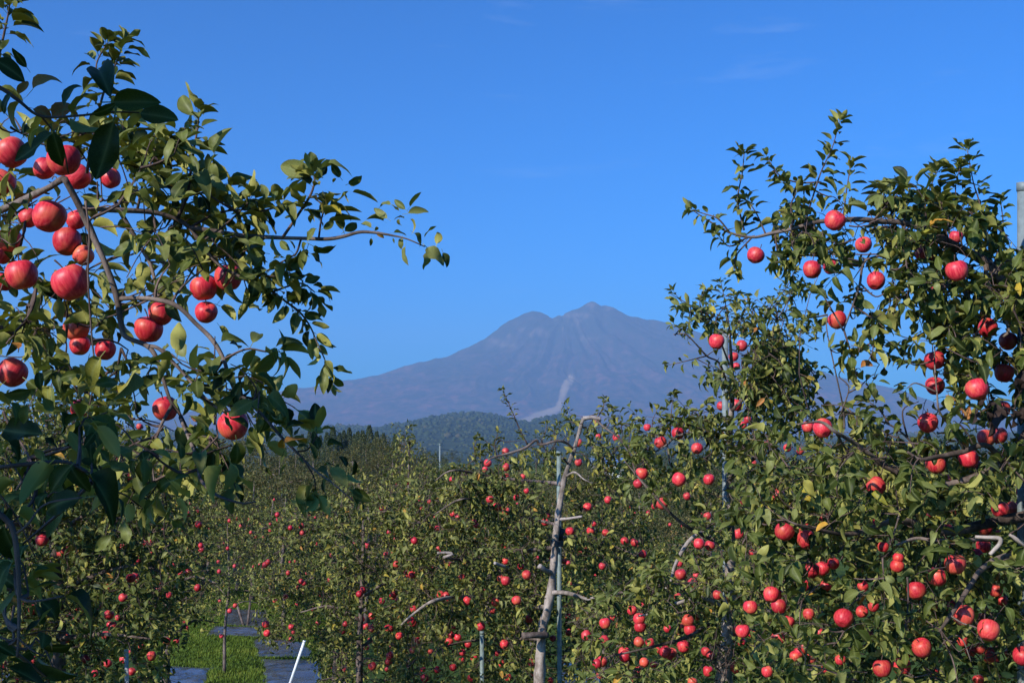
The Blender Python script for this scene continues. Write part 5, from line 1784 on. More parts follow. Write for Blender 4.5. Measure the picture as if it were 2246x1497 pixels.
for pts, c in (([(1310, 917, 12.0), (1322, 895, 12.0), (1326, 875, 12.0)], 13), ([(1278, 920, 12.0), (1255, 925, 12.0), (1240, 910, 12.0)], 9), ([(1330, 940, 12.0), (1340, 920, 12.0), (1345, 900, 12.0)], 11), ([(1345, 950, 12.0), (1370, 930, 12.0), (1395, 935, 12.0)], 10),
               ([(1185, 975, 11.9), (1195, 950, 11.9), (1200, 930, 11.9)], 12), ([(1220, 967, 11.9), (1215, 945, 11.9), (1222, 930, 11.9)], 8), ([(1090, 1003, 11.7), (1085, 975, 11.7), (1092, 950, 11.7)], 12), ([(1060, 1015, 11.7), (1040, 985, 11.7), (1045, 965, 11.7)], 12),
               ([(1110, 995, 11.8), (1070, 970, 11.8), (1050, 955, 11.8)], 9), ([(1300, 920, 12.0), (1290, 945, 11.9), (1300, 985, 11.9)], 9), ([(1372, 980, 11.9), (1400, 975, 11.9), (1420, 960, 11.9)], 10), ([(1255, 990, 12.0), (1285, 1000, 11.9), (1310, 1040, 11.9), (1320, 1060, 11.9)], 12)):
    MT.shoot(pts, c, (0.006, 0.0025), 0.1, 0.066)
MT.fill(region([(1040, 1000), (1140, 985), (1230, 980), (1220, 1090), (1100, 1110), (980, 1110), (960, 1060)], 175, 11.5, 12.6, clump=1.0), 7, 0.16)
MT.fill(region([(900, 1090), (1000, 1060), (1210, 1070), (1205, 1260), (1180, 1330), (900, 1330), (880, 1180)], 445, 11.5, 12.9, clump=1.0), 7, 0.17)
MT.fill(region([(880, 1290), (1190, 1290), (1180, 1497), (900, 1497), (870, 1390)], 405, 11.4, 12.9, clump=1.0), 7, 0.17)
MT.fill(region([(1235, 1130), (1330, 1110), (1420, 1170), (1430, 1240), (1380, 1300), (1240, 1300)], 162, 11.4, 12.8, clump=0.7), 7, 0.17)
MT.fill(region([(1300, 940), (1400, 950), (1420, 1010), (1400, 1080), (1330, 1060), (1300, 1000)], 54, 11.6, 12.6, clump=1.2), 7, 0.15)
MT.fill(region([(1240, 1060), (1360, 1050), (1400, 1120), (1300, 1130), (1240, 1120)], 54, 11.6, 12.6, clump=0.9), 7, 0.15)
MT.fill(region([(1235, 1300), (1300, 1320), (1280, 1497), (1235, 1497)], 59, 11.8, 13.0, clump=0.5), 7, 0.17)
MT.fill(region([(900, 1110), (1420, 1130), (1400, 1330), (1290, 1497), (890, 1497)], 567, 12.7, 13.8), 7, 0.2)
MT.fill(region([(1235, 905), (1350, 880), (1390, 950), (1340, 1000), (1290, 960), (1240, 960)], 21, 11.2, 11.9), 6, 0.12)
MT.fill(region([(1120, 960), (1240, 940), (1250, 985), (1150, 1000), (1060, 1010)], 21, 11.2, 11.9), 6, 0.12)
MT.fill(region([(1190, 1060), (1260, 1040), (1250, 1190), (1195, 1190)], 18, 10.95, 11.2), 5, 0.10)
MT.fill(region([(1240, 930), (1290, 920), (1280, 1010), (1240, 1030)], 8, 10.95, 11.2), 5, 0.10)
MT.fill(region([(1140, 1290), (1200, 1290), (1190, 1400), (1140, 1380)], 6, 10.9, 11.2), 5, 0.12)
MT.fill(region([(1185, 1180), (1250, 1170), (1240, 1300), (1190, 1330)], 9, 10.95, 11.2), 5, 0.10)
MT.fill(stalks(MT, "post"), 4, 0.06)
MT.finish(300)

# ================================================================ the dark tree behind the near branches (back row, left)
BT_b = P(120, 1497, 9.2)
BT = Tree("dark shaded apple tree of the back row, under the near left branches", (BT_b[0], BT_b[1], 0), leaf=0.074, mat=M_LEAF_DUSTY)
BT.wood("trunk", smooth_path([(BT_b[0], BT_b[1], 0), (BT_b[0] + .05, BT_b[1], 1.4), P(130, 1400, 9.2), P(120, 1200, 9.2), P(110, 1020, 9.2), P(100, 900, 9.2)], 5), (0.09, 0.07, 0.05, 0.035, 0.02, 0.01), M_BARK)
for pts in ([(125, 1300, 9.2), (210, 1260, 9.0), (300, 1240, 8.8), (370, 1260, 8.8)], [(118, 1180, 9.2), (200, 1120, 9.0), (290, 1090, 9.0), (360, 1100, 9.0)], [(125, 1350, 9.2), (60, 1300, 8.8), (0, 1290, 8.6), (-60, 1300, 8.6)],
            [(112, 1080, 9.2), (60, 1020, 9.0), (10, 980, 9.0), (-40, 960, 9.0)], [(130, 1400, 9.2), (230, 1390, 8.6), (330, 1400, 8.4)], [(110, 1000, 9.2), (160, 950, 9.1), (200, 920, 9.1)], [(118, 1180, 9.2), (40, 1150, 8.6), (-30, 1140, 8.4)]):
    BT.branch(pts, (0.022, 0.014, 0.006))
for pts, c in (([(100, 900, 9.2), (112, 870, 9.2), (122, 845, 9.2)], 12), ([(40, 940, 9.1), (50, 900, 9.1), (60, 870, 9.1)], 12), ([(160, 930, 9.1), (170, 890, 9.1), (165, 865, 9.1)], 12), ([(5, 950, 9.0), (10, 900, 9.0), (20, 880, 9.0)], 12), ([(200, 940, 9.1), (225, 910, 9.1), (230, 890, 9.1)], 12)):
    BT.shoot(pts, c, (0.005, 0.002), 0.0)
BT.fill(region([(0, 890), (120, 880), (230, 920), (300, 1000), (380, 1050), (390, 1200), (380, 1360), (340, 1497), (0, 1497)], 1107, 8.2, 10.0, clump=0.9), 7, 0.16)
BT.fill(region([(0, 910), (220, 930), (300, 1010), (380, 1080), (370, 1370), (330, 1497), (0, 1497)], 648, 9.8, 10.8), 7, 0.2)
BT.fill(region([(0, 900), (-120, 930), (-300, 1100), (-330, 1400), (-260, 1600), (340, 1600), (340, 1497), (0, 1497)], 320, 8.4, 10.4, clump=0.5), 7, 0.18)
BT.fill(stalks(BT, "back"), 4, 0.06)
BT.finish(300)
# ================================================================ trees beside the lane
def lane_tree(label, px, d, top, regions, n, key, leaf=0.078, singles=300, trunk_mat=None, templates=None, r=0.055):
    b = P(px, 1497, d)
    t = Tree(label, (b[0], b[1], 0), leaf=leaf, mat=M_LEAF_DUSTY)
    tp = P(px, top, d)
    pts = [(b[0], b[1], 0), (b[0] + rng.normal(0, .04), b[1], 0.9), (b[0] + rng.normal(0, .06), b[1], 1.7), (tp[0], b[1], tp[2] * 0.75), (tp[0], b[1], tp[2] - 0.15)]
    t.wood("trunk", smooth_path(pts, 5), (r, r * .85, r * .7, r * .4, r * .15), trunk_mat or M_BARK)
    for k in range(7):
        a = k * 2.4
        z = 1.2 + 0.28 * k
        ln = rng.uniform(0.45, 0.85)
        p0 = np.array((b[0], b[1], z))
        t.wood("branch", smooth_path([p0, p0 + np.array((math.cos(a) * ln * .5, math.sin(a) * ln * .5, 0.18)), p0 + np.array((math.cos(a) * ln, math.sin(a) * ln, 0.12))], 4), (r * .4, r * .28, r * .1), M_BARK, 6)
    for poly, m, d0, d1 in regions:
        t.fill(region(poly, int(m * 1.3), d0, d1, clump=0.9), n, 0.18, link_max=0.5)
    if key:
        t.fill(stalks(t, key), 3, 0.06, link_max=0.5)
    t.finish(singles, templates)
    return t


lane_tree("bushy apple tree between the white leaning pole and the pole-tied tree", 793, 13.6, 1050,
          [([(730, 1080), (800, 1040), (900, 1050), (925, 1200), (920, 1497), (740, 1497), (720, 1420), (700, 1300)], 420, 12.8, 14.4), ([(740, 1100), (910, 1080), (910, 1497), (750, 1497)], 160, 14.4, 15.0)], 7, "mid")
lane_tree("apple tree over the silver sheets, its low boughs above the white pole", 735, 17.0, 1100,
          [([(600, 1130), (680, 1090), (760, 1100), (760, 1400), (690, 1390), (640, 1420), (575, 1400), (565, 1330), (570, 1200)], 420, 16.0, 18.0), ([(690, 1380), (760, 1380), (760, 1497), (705, 1497)], 70, 16.2, 17.6)], 7, None)
lane_tree("thin-trunked apple tree standing alone on the bright grass strip", 492, 23.8, 1060,
          [([(400, 1090), (470, 1050), (540, 1060), (590, 1140), (610, 1240), (560, 1330), (500, 1320), (470, 1360), (420, 1345), (385, 1260)], 420, 22.4, 25.0)], 7, None, singles=0, r=0.034)
lane_tree("apple tree half hidden behind the dark back-row tree, beside the grass strip", 365, 14.2, 1020,
          [([(280, 1030), (350, 1000), (410, 1060), (450, 1130), (455, 1280), (420, 1360), (370, 1390), (330, 1380), (280, 1250)], 330, 13.4, 15.0)], 7, "lane")
lane_tree("taller apple tree with a leafy spire, behind the pole-tied tree's left side", 893, 20.5, 945,
          [([(870, 990), (880, 935), (895, 930), (905, 990), (945, 1020), (1000, 1100), (990, 1250), (850, 1250), (820, 1100)], 380, 19.6, 21.8)], 7, None, singles=0)
lane_tree("round apple tree in the third row seen under the pole-tied tree's boughs", 1330, 18.5, 1090,
          [([(1240, 1120), (1330, 1080), (1420, 1110), (1470, 1230), (1440, 1400), (1250, 1400), (1210, 1250)], 380, 17.6, 19.8)], 7, None, singles=0)
lane_tree("apple tree of the third row left of the silver sheets, pale leaves on top", 620, 30.0, 1080,
          [([(540, 1120), (600, 1075), (680, 1080), (720, 1150), (700, 1270), (640, 1310), (560, 1300)], 330, 29.0, 31.5)], 7, None, singles=0)

# ================================================================ generic crowns for the far rows
def crown_mesh(name, n, leaf, mat, seed, shape="round", tpl=None, tint=(0.45, 0.2)):
    r = np.random.default_rng(seed)
    if shape == "cone":
        t = r.random(n) ** 0.8
        ang = r.uniform(0, 6.28, n)
        tiers = 1 - 0.28 * ((t * 9) % 1.0)
        rad = (1 - t) ** 0.85 * 0.30 * tiers * r.uniform(0.55, 1.08, n) + 0.008
        pos = np.stack([rad * np.cos(ang), rad * np.sin(ang), 0.10 + 0.9 * t], -1)
        out = np.stack([np.cos(ang), np.sin(ang), np.full(n, -0.25)], -1)
    else:
        m = 34 if shape == "round" else 26
        c = norm(r.normal(0, 1, (m, 3))) * r.uniform(0.25, 0.95, (m, 1)) ** 0.6
        c *= np.array((0.48, 0.48, 0.36))
        c[:, 2] += 0.60
        k = r.integers(0, m, n)
        pos = c[k] + norm(r.normal(0, 1, (n, 3))) * (r.uniform(0.05, 0.16, m)[k] * r.random(n) ** 0.35)[:, None] * np.array((1.0, 1.0, 0.8))
        # upright shoots break the outline
        ns = n // 9
        a = r.uniform(0, 6.28, 14)
        bx = np.stack([np.cos(a) * 0.32 * r.random(14), np.sin(a) * 0.32 * r.random(14)], -1)
        w = r.integers(0, 14, ns)
        hgt = r.random(ns)
        pos[:ns] = np.stack([bx[w, 0] + r.normal(0, .018, ns), bx[w, 1] + r.normal(0, .018, ns), 0.84 + 0.20 * hgt * (0.6 + 0.4 * np.sin(w * 7.0))], -1)
        pos[:, 2] = np.maximum(pos[:, 2], 0.16 + r.random(n) * 0.1)
        out = pos - np.array((0, 0, 0.5))
    d = norm(norm(out) + r.normal(0, 0.55, (n, 3)))
    nn = np.array((0, 0, 0.7)) + norm(out) * 0.5 + r.normal(0, 0.45, (n, 3))
    L = {"base": pos, "rot": frames(d, nn), "size": leaf * r.uniform(0.6, 1.25, n), "tint": np.clip(r.normal(tint[0], tint[1], n), 0, 0.96), "var": r.integers(0, 8, n)}
    return foliage_mesh(name, L, tpl or LEAF_FAR, mat, np.zeros(3))


def trunk_mesh(kind):
    if kind == "cone":
        v, f = tube(np.array([(0, 0, 0), (0, 0, 0.5), (0, 0, 0.95)]), (0.018, 0.012, 0.003), 6)
        return mesh_py("trunk", v, f, M_BARK)
    v, f = tube(smooth_path([(0, 0, 0), (0.01, 0, 0.2), (-0.01, 0.01, 0.45), (0.01, 0, 0.9)], 3), (0.022, 0.017, 0.012, 0.004), 7)
    for k in range(5):
        a = k * 2.4
        b0 = np.array((0, 0, 0.25 + 0.09 * k))
        v2, f2 = tube(smooth_path([b0, b0 + np.array((math.cos(a) * .16, math.sin(a) * .16, .07)), b0 + np.array((math.cos(a) * .36, math.sin(a) * .36, .08))], 3), (0.011, 0.007, 0.003), 5)
        o = len(v)
        v += v2
        f += [tuple(i + o for i in q) for q in f2]
    return mesh_py("trunk", v, f, M_BARK)


T_ROUND, T_CONE = trunk_mesh("round"), trunk_mesh("cone")
C_GREEN = [crown_mesh("foliage", 4600, 0.024, M_LEAF, 20 + k, tint=(0.50, 0.2)) for k in range(3)]
C_BROWN = [crown_mesh("foliage", 3800, 0.025, M_LEAF_OLD, 30 + k, tint=(0.50, 0.24)) for k in range(3)]
C_OLIVE = [crown_mesh("foliage", 4000, 0.026, M_LEAF_OLD, 36 + k, tint=(0.22, 0.16)) for k in range(2)]
C_DARK = [crown_mesh("foliage", 3600, 0.028, M_LEAF_DARK, 40 + k, "big", tint=(0.55, 0.25)) for k in range(2)]
C_CONE = [crown_mesh("needles", 3400, 0.030, M_LEAF_DARK, 50 + k, "cone", tint=(0.42, 0.2)) for k in range(3)]


def far_tree(name, x, y, h, w, crown, trunk, label, cat, group):
    e = empty(name, (x, y, 0))
    e.rotation_euler = (0, 0, rng.uniform(0, 6.28))
    e.scale = (w, w, h)
    tag(e, label, cat, group)
    tag(link("foliage", crown, e), kind="stuff")
    link("trunk", trunk, e)
    return e


spots = []
d = 27.0
while d < 118:
    half = 0.47 * d + 5
    x = -half + rng.uniform(0, 3)
    step = 3.6 if d < 60 else 4.6
    while x < half:
        xx, yy = x + rng.normal(0, 0.35), d + rng.normal(0, 0.6)
        px = CX + xx / yy * FPX
        ok = True
        rad = 1.9 / yy * FPX
        if yy < 36 and 400 - rad * 0.4 < px < 690 + rad * 0.6:
            ok = False
        if px > 1680 and (yy < 40 or (px < 2150 and yy < 80)):
            ok = False
        if px < 220 and yy < 75:
            ok = False
        if ok:
            spots.append((xx, yy, px))
        x += step
    d += 5.0 if d < 60 else 9.0
for px, dd in ((455, 37.0), (530, 39.5), (600, 36.5), (655, 40.0), (415, 41.0), (570, 44.0)):
    spots.append(((px - CX) / FPX * dd, dd, px))
for xx, yy, px in spots:
    brown = (noise.noise(Vector((xx / 16, yy / 16, 5))) + (0.42 if 560 < px < 1000 or 1240 < px < 1560 else 0.0)) > 0.12
    h = rng.uniform(3.2, 3.9)
    w = rng.uniform(3.5, 4.3)
    if brown:
        far_tree("apple_tree", xx, yy, h, w, (C_BROWN + C_OLIVE)[rng.integers(0, 5)], T_ROUND, "browning apple tree in the distant rows below the hill", "apple tree", "browning trees of the far rows")
    else:
        far_tree("apple_tree", xx, yy, h, w, C_GREEN[rng.integers(0, 3)], T_ROUND, "green apple tree in the distant rows below the hill", "apple tree", "green trees of the far rows")
far_tree("apple_tree", -5.2, 7.2, 5.3, 4.0, C_GREEN[1], T_ROUND, "tall unseen apple tree added beside the dark back-row tree to shade it", "apple tree", "apple trees in the orchard")  # out-of-view tree put in for the shade it casts on its neighbour
# taller olive and brown trees behind the left rows
for px, top, dd, kind in ((520, 968, 70, 1), (575, 972, 80, 0), (615, 985, 75, 0), (650, 978, 84, 1), (690, 985, 78, 0), (735, 985, 88, 1), (775, 985, 80, 0), (805, 968, 92, 0), (832, 958, 88, 1), (862, 964, 84, 0), (905, 985, 90, 1), (945, 1000, 80, 1), (540, 955, 110, 0), (470, 962, 95, 1), (420, 975, 80, 0)):
    h = CAM_H + (1010 - top) / FPX * dd
    far_tree("hedgerow_tree", (px - CX) / FPX * dd, dd, h, h * rng.uniform(0.95, 1.25), (C_BROWN[rng.integers(0, 3)] if kind == 0 else C_OLIVE[rng.integers(0, 2)]), T_ROUND,
             "rusty brown tree in the hedge before the dark conifers" if kind == 0 else "olive green tree in the hedge before the dark conifers", "tree", "rusty hedge trees" if kind == 0 else "olive hedge trees")
# dark broadleaf trees
for px, top, dd in ((1512, 985, 66), (1556, 992, 70), (1600, 985, 75), (1288, 988, 170), (1262, 1000, 160), (1320, 1003, 180), (1380, 1000, 175), (1420, 996, 168), (1460, 1000, 160), (250, 935, 60), (300, 948, 64), (1900, 958, 90), (1960, 965, 100), (2050, 960, 95), (2110, 968, 100), (1850, 968, 96)):
    h = CAM_H + (1010 - top) / FPX * dd
    far_tree("broadleaf_tree", (px - CX) / FPX * dd, dd, h, h * rng.uniform(0.8, 1.1), C_DARK[rng.integers(0, 2)], T_ROUND, "dark green broadleaf tree standing beyond the apple rows", "tree", "dark trees beyond the orchard")
for k, px in enumerate(np.arange(-20, 2300, 46)):
    dd = rng.uniform(240, 420)
    top = rng.uniform(984, 1001)
    h = CAM_H + (1010 - top) / FPX * dd
    far_tree("broadleaf_tree", (px + rng.normal(0, 8) - CX) / FPX * dd, dd, h, h * rng.uniform(1.0, 1.5), (C_DARK + C_OLIVE)[rng.integers(0, 4)], T_ROUND, "hazy tree in the long belt at the foot of the hill", "tree", "tree belt at the hill's foot")
# conifers below the left end of the hill
for px, top in ((664, 952), (681, 941), (704, 955), (731, 936), (746, 949), (755, 944), (767, 938), (786, 946), (796, 944), (811, 933), (827, 946), (842, 950), (868, 952), (718, 948), (778, 952)):
    dd = rng.uniform(205, 240)
    h = CAM_H + (1010 - top) / FPX * dd
    far_tree("conifer_tree", (px - CX) / FPX * dd, dd, h, h * rng.uniform(0.72, 0.9), C_CONE[rng.integers(0, 3)], T_CONE, "dark pointed conifer in the row below the hill's left end", "conifer", "row of dark conifers")

# tell the far trees apart by stretch and order
def ordinal(k):
    tens = ["", "", "twenty", "thirty", "forty", "fifty"]
    names = ["", "first", "second", "third", "fourth", "fifth", "sixth", "seventh", "eighth", "ninth", "tenth", "eleventh", "twelfth", "thirteenth", "fourteenth", "fifteenth", "sixteenth", "seventeenth", "eighteenth", "nineteenth", "twentieth"]
    if k <= 20:
        return names[k]
    return tens[k // 10] + ("-" + names[k % 10] if k % 10 else "")


ZONES = [(220, "behind the dark back-row tree"), (560, "above the grass strip"), (900, "below the dark conifers"), (1230, "left of the crooked pale trunk"), (1480, "right of the crooked pale trunk"), (9999, "behind the second-row tree")]
rows_by = {}
for o in list(COL.objects):
    if o.type == "EMPTY" and o.get("group") in ("browning trees of the far rows", "green trees of the far rows"):
        px_, _, dd = PIX(np.array(o.location)[None])
        zone = next(zn for lim, zn in ZONES if px_[0] < lim)
        band = "nearer" if dd[0] < 45 else "middle" if dd[0] < 75 else "farthest"
        rows_by.setdefault((o["group"].split()[0], band, zone), []).append((px_[0], o))
for (colour, band, zone), lst in rows_by.items():
    for k, (_, o) in enumerate(sorted(lst, key=lambda t: t[0])):
        o["label"] = f"{colour} apple tree, {ordinal(k + 1)} from left in {band} far rows {zone}"
for grp, txt in (("rusty hedge trees", "rusty brown hedge tree, {} from the left before the dark conifers"), ("olive hedge trees", "olive green hedge tree, {} from the left before the dark conifers"),
                 ("dark trees beyond the orchard", "dark broadleaf tree, {} from the left beyond the apple rows"), ("tree belt at the hill's foot", "hazy tree, {} from the left in the belt at the hill's foot"),
                 ("row of dark conifers", "dark pointed conifer, {} from the left in the row below the hill")):
    mem = [o for o in COL.objects if o.type == "EMPTY" and o.get("group") == grp]
    for k, o in enumerate(sorted(mem, key=lambda o: o.location.x / o.location.y)):
        o["label"] = txt.format(ordinal(k + 1))

# apples too small and too many to tell apart, on the trees further back
def far_apples():
    r = np.random.default_rng(5)
    u, vv = np.meshgrid(np.linspace(0, 2 * np.pi, 7)[:-1], np.linspace(0.35, np.pi - 0.35, 4))
    ball = np.stack([np.sin(vv) * np.cos(u), np.sin(vv) * np.sin(u), np.cos(vv)], -1).reshape(-1, 3) * 0.5
    f = []
    for i in range(3):
        for k in range(6):
            a, b = i * 6 + k, i * 6 + (k + 1) % 6
            f += [(a, a + 6, b + 6), (a, b + 6, b)]
    for k in range(1, 5):
        f += [(0, k, k + 1), (18, 18 + k + 1, 18 + k)]
    f = np.array(f)
    pts = []
    for poly, n, d0, d1 in (([(400, 1090), (560, 1070), (610, 1240), (500, 1330), (400, 1340)], 14, 22.2, 23.2), ([(560, 1100), (760, 1100), (760, 1400), (580, 1390)], 12, 15.8, 16.4), ([(540, 1120), (700, 1090), (700, 1270), (560, 1300)], 14, 28.6, 29.6),
                            ([(830, 1080), (990, 1100), (990, 1250), (850, 1250)], 20, 19.2, 20.0), ([(1240, 1120), (1440, 1110), (1450, 1400), (1240, 1390)], 14, 17.2, 18.2), ([(280, 1030), (440, 1090), (450, 1300), (300, 1300)], 18, 13.2, 14.0),
                            ([(1700, 1000), (2246, 1000), (2246, 1497), (1700, 1497)], 30, 6.3, 7.2), ([(880, 1100), (1180, 1100), (1180, 1497), (880, 1497)], 18, 11.6, 12.8), ([(0, 1000), (350, 1050), (340, 1497), (0, 1497)], 14, 8.6, 9.8), ([(1270, 1300), (1640, 1260), (1640, 1497), (1270, 1497)], 18, 8.2, 9.2), ([(730, 1200), (910, 1200), (910, 1480), (740, 1480)], 12, 12.9, 13.6)):
        pts.append(region(poly, n, d0, d1))
    for xx, yy, px in spots:
        if yy < 52:
            m = 6
            a = r.uniform(np.pi * 1.05, np.pi * 1.95, m)
            pts.append(np.stack([xx + np.cos(a) * 1.75 * r.uniform(.7, 1, m), yy + np.sin(a) * 1.75 * r.uniform(.7, 1, m), r.uniform(0.9, 3.2, m)], -1))
    p = np.concatenate(pts)
    s = r.uniform(0.066, 0.088, len(p))
    V = p[:, None] + ball[None] * s[:, None, None]
    F = f[None] + (np.arange(len(p)) * len(ball))[:, None, None]
    tag(link("distant_apples", mesh_np("distant_apples", V.reshape(-1, 3), F.reshape(-1, 3), M_APPLE)), "specks of red fruit scattered through the trees further back", "apples", kind="stuff")


far_apples()

# ================================================================ poles, props, wires
def rod(name, mat, p, q, r, parent=None, origin=None, sides=12):
    o0 = np.array(origin if origin is not None else p, float)
    v, f = tube(np.array([np.array(p) - o0, (np.array(p) + np.array(q)) / 2 - o0, np.array(q) - o0]), (r, r, r), sides, 0.0)
    me = mesh_py(name, v, f, mat)
    return link(name, me, parent, None if parent else o0)


def pole(name, label, cat, p, q, r, mat, group=None, cap=None):
    e = empty(name, p)
    tag(e, label, cat, group)
    rod("pipe", mat, p, q, r, e, p)
    v = norm(np.array(q) - np.array(p))
    rod("end_cap", cap or mat, np.array(q) - v * r * 1.2, np.array(q) + v * 0.004, r * 1.12, e, p)
    return e


b = P(1228, 1932, 11.4)
pp = pole("support_pole", "tall grey-green metal pole the crooked pale trunk is tied to", "pole", (b[0], b[1], 0), P(1226, 990, 11.4), 0.0215, M_PIPE_DARK)
tp = P(1221, 1190, 11.27)
v, f = [], []
for k in range(17):
    a = 2 * math.pi * k / 16
    for zz in (-0.028, 0.028):
        v.append((tp[0] + math.cos(a) * 0.062 + 0.002, tp[1] + math.sin(a) * 0.105, tp[2] + zz))
for k in range(16):
    f.append((2 * k, 2 * k + 2, 2 * k + 3, 2 * k + 1))
tie_o = Vector((b[0], b[1], 0))
link("tie", mesh_py("tie", [Vector(q) - tie_o for q in v], f, M_TIE), pp)
tp2 = P(1228, 1172, 11.25)
rod("tie_knot", M_TIE, tp2 - np.array((0.02, 0, 0.05)), tp2 + np.array((0.02, 0, 0.06)), 0.035, pp, (b[0], b[1], 0), 8)
b = P(2243, 1497, 5.9)
pole("support_pole", "thick galvanised pole cut off flat, standing at the right edge", "pole", (b[0] + 0.03, b[1] + 0.35, 0), P(2246, 402, 5.9), 0.031, M_PIPE)
b = P(1589, 1497, 9.15)
pole("support_pole", "grey pole half hidden in the second-row tree's leafy top", "pole", (b[0], b[1] + .1, 0), P(1590, 722, 9.0), 0.024, M_PIPE)
b = P(1058, 1932, 11.6)
pole("support_pole", "short grey iron prop under the pole-tied tree's lower left boughs", "pole", (b[0], b[1], 0), P(1057, 1384, 11.6), 0.02, M_PIPE_DARK)
g = GR(628, 1522)
pole("prop_pole", "white pole leaning across the wrinkled silver sheet", "pole", g, P(668, 1404, 21.6), 0.025, M_WHITE)
t = P(277, 1425, 9.3)
pole("prop_pole", "white prop at the edge of the dark back-row tree", "pole", (t[0] + 0.12, t[1], 0), t, 0.016, M_WHITE)
t = P(152, 1478, 9.0)
pole("prop_pole", "thin grey prop under the dark back-row tree", "pole", (t[0] - 0.03, t[1], 0), t, 0.014, M_PIPE)
g = GR(534, 1372)
pole("prop_pole", "dark wooden prop leaning left over the far silver sheet", "pole", g, P(520, 1325, 31.2), 0.03, M_BARK)
pole("prop_pole", "dark wooden prop leaning right over the far silver sheet", "pole", g + np.array((0.08, 0.1, 0)), P(549, 1318, 31.0), 0.03, M_BARK)
for px, y0, dd, lab in ((618, 1066, 58, "thin grey stake in the far rows, tallest of its cluster"), (588, 1056, 64, "left one of two thin stakes close together in the far rows"), (601, 1056, 66, "right one of two thin stakes close together in the far rows"), (756, 1070, 62, "thin stake alone in the rows below the conifers")):
    b = P(px, 1100, dd)
    pole("support_stake", lab, "stake", (b[0], b[1], 0), P(px, y0, dd), 0.035, M_PIPE, "thin stakes in the far rows")


def utility(label, px, top, dd):
    b = P(px, 1010, dd)
    q = P(px, top, dd)
    e = empty("utility_pole", (b[0], b[1], 0))
    tag(e, label, "utility pole", "utility poles before the hill")
    rod("pole_shaft", M_PIPE, (b[0], b[1], 0), q, 0.095, e, (b[0], b[1], 0))
    rod("pole_cap", M_PIPE, q - np.array((0, 0, 0.1)), q + np.array((0, 0, 0.06)), 0.12, e, (b[0], b[1], 0), 8)
    return q


u1 = utility("pale utility pole rising over the orchard left of the arched branch", 965, 974, 150)
u2 = utility("thin pale pole right of the crooked trunk, before the hill", 1298, 1000, 210)
u3 = utility("thin pale pole beside the blue roof below the hill", 1346, 1003, 215)
cat = lambda a, b_, sag: np.array([a * (1 - t) + b_ * t - np.array((0, 0, sag * 4 * t * (1 - t))) for t in np.linspace(0, 1, 14)])
v, f = tube(cat(u1 - np.array((0, 0, .5)), u2 - np.array((0, 0, .5)), 0.8), (0.02, 0.02), 4)
tag(link("power_line", mesh_py("power_line", v, f, M_TIE)), "thin dark wire strung from the pale utility pole", "wire")

# a low house with a blue metal roof beyond the trees
def house():
    dd = 300.0
    c = P(1331, 1010, dd)
    x, y = c[0], c[1]
    w, l, hw, hr = 3.6, 5.0, 3.2, 1.5
    e = empty("house", (x, y, 0))
    tag(e, "low house with a blue metal roof beyond the orchard", "house")
    wall = simple_mat("house_wall", (0.62, 0.62, 0.60), 0.8)
    roof = simple_mat("blue_roof", (0.10, 0.20, 0.42), 0.4)
    glass = simple_mat("window_glass", (0.03, 0.04, 0.05), 0.1)
    v = [(-w, -l, 0), (w, -l, 0), (w, l, 0), (-w, l, 0), (-w, -l, hw), (w, -l, hw), (w, l, hw), (-w, l, hw)]
    link("wall", mesh_py("wall", v, [(0, 1, 5, 4), (1, 2, 6, 5), (2, 3, 7, 6), (3, 0, 4, 7)], wall, False), e)
    a, t = 0.5, 0.12
    v = []
    for z in (0, t):
        v += [(-w - a, -l - a, hw + z), (w + a, -l - a, hw + z), (w + a, l + a, hw + z), (-w - a, l + a, hw + z), (-w - a, 0, hw + hr + z), (w + a, 0, hw + hr + z)]
    fs = [(0, 1, 5, 4), (2, 3, 4, 5), (6, 10, 11, 7), (8, 11, 10, 9), (0, 6, 7, 1), (2, 8, 9, 3), (0, 4, 10, 6), (4, 3, 9, 10), (1, 7, 11, 5), (5, 11, 8, 2)]
    link("roof", mesh_py("roof", v, fs, roof, False), e)
    for k in (-2.0, 0.2, 2.2):
        v = [(k - .6, -l - .04, 1.2), (k + .6, -l - .04, 1.2), (k + .6, -l - .04, 2.4), (k - .6, -l - .04, 2.4)]
        fr = link("window", mesh_py("window", [(p[0] * 1.0, p[1] - 0.02, p[2]) for p in v] + [(p[0] * 1.0, p[1] + 0.02, p[2]) for p in v], [(0, 1, 2, 3), (4, 7, 6, 5), (0, 4, 5, 1), (1, 5, 6, 2), (2, 6, 7, 3), (3, 7, 4, 0)], glass, False), e)


house()

# ================================================================ reflecting sheets laid on the grass
SHEETS = []


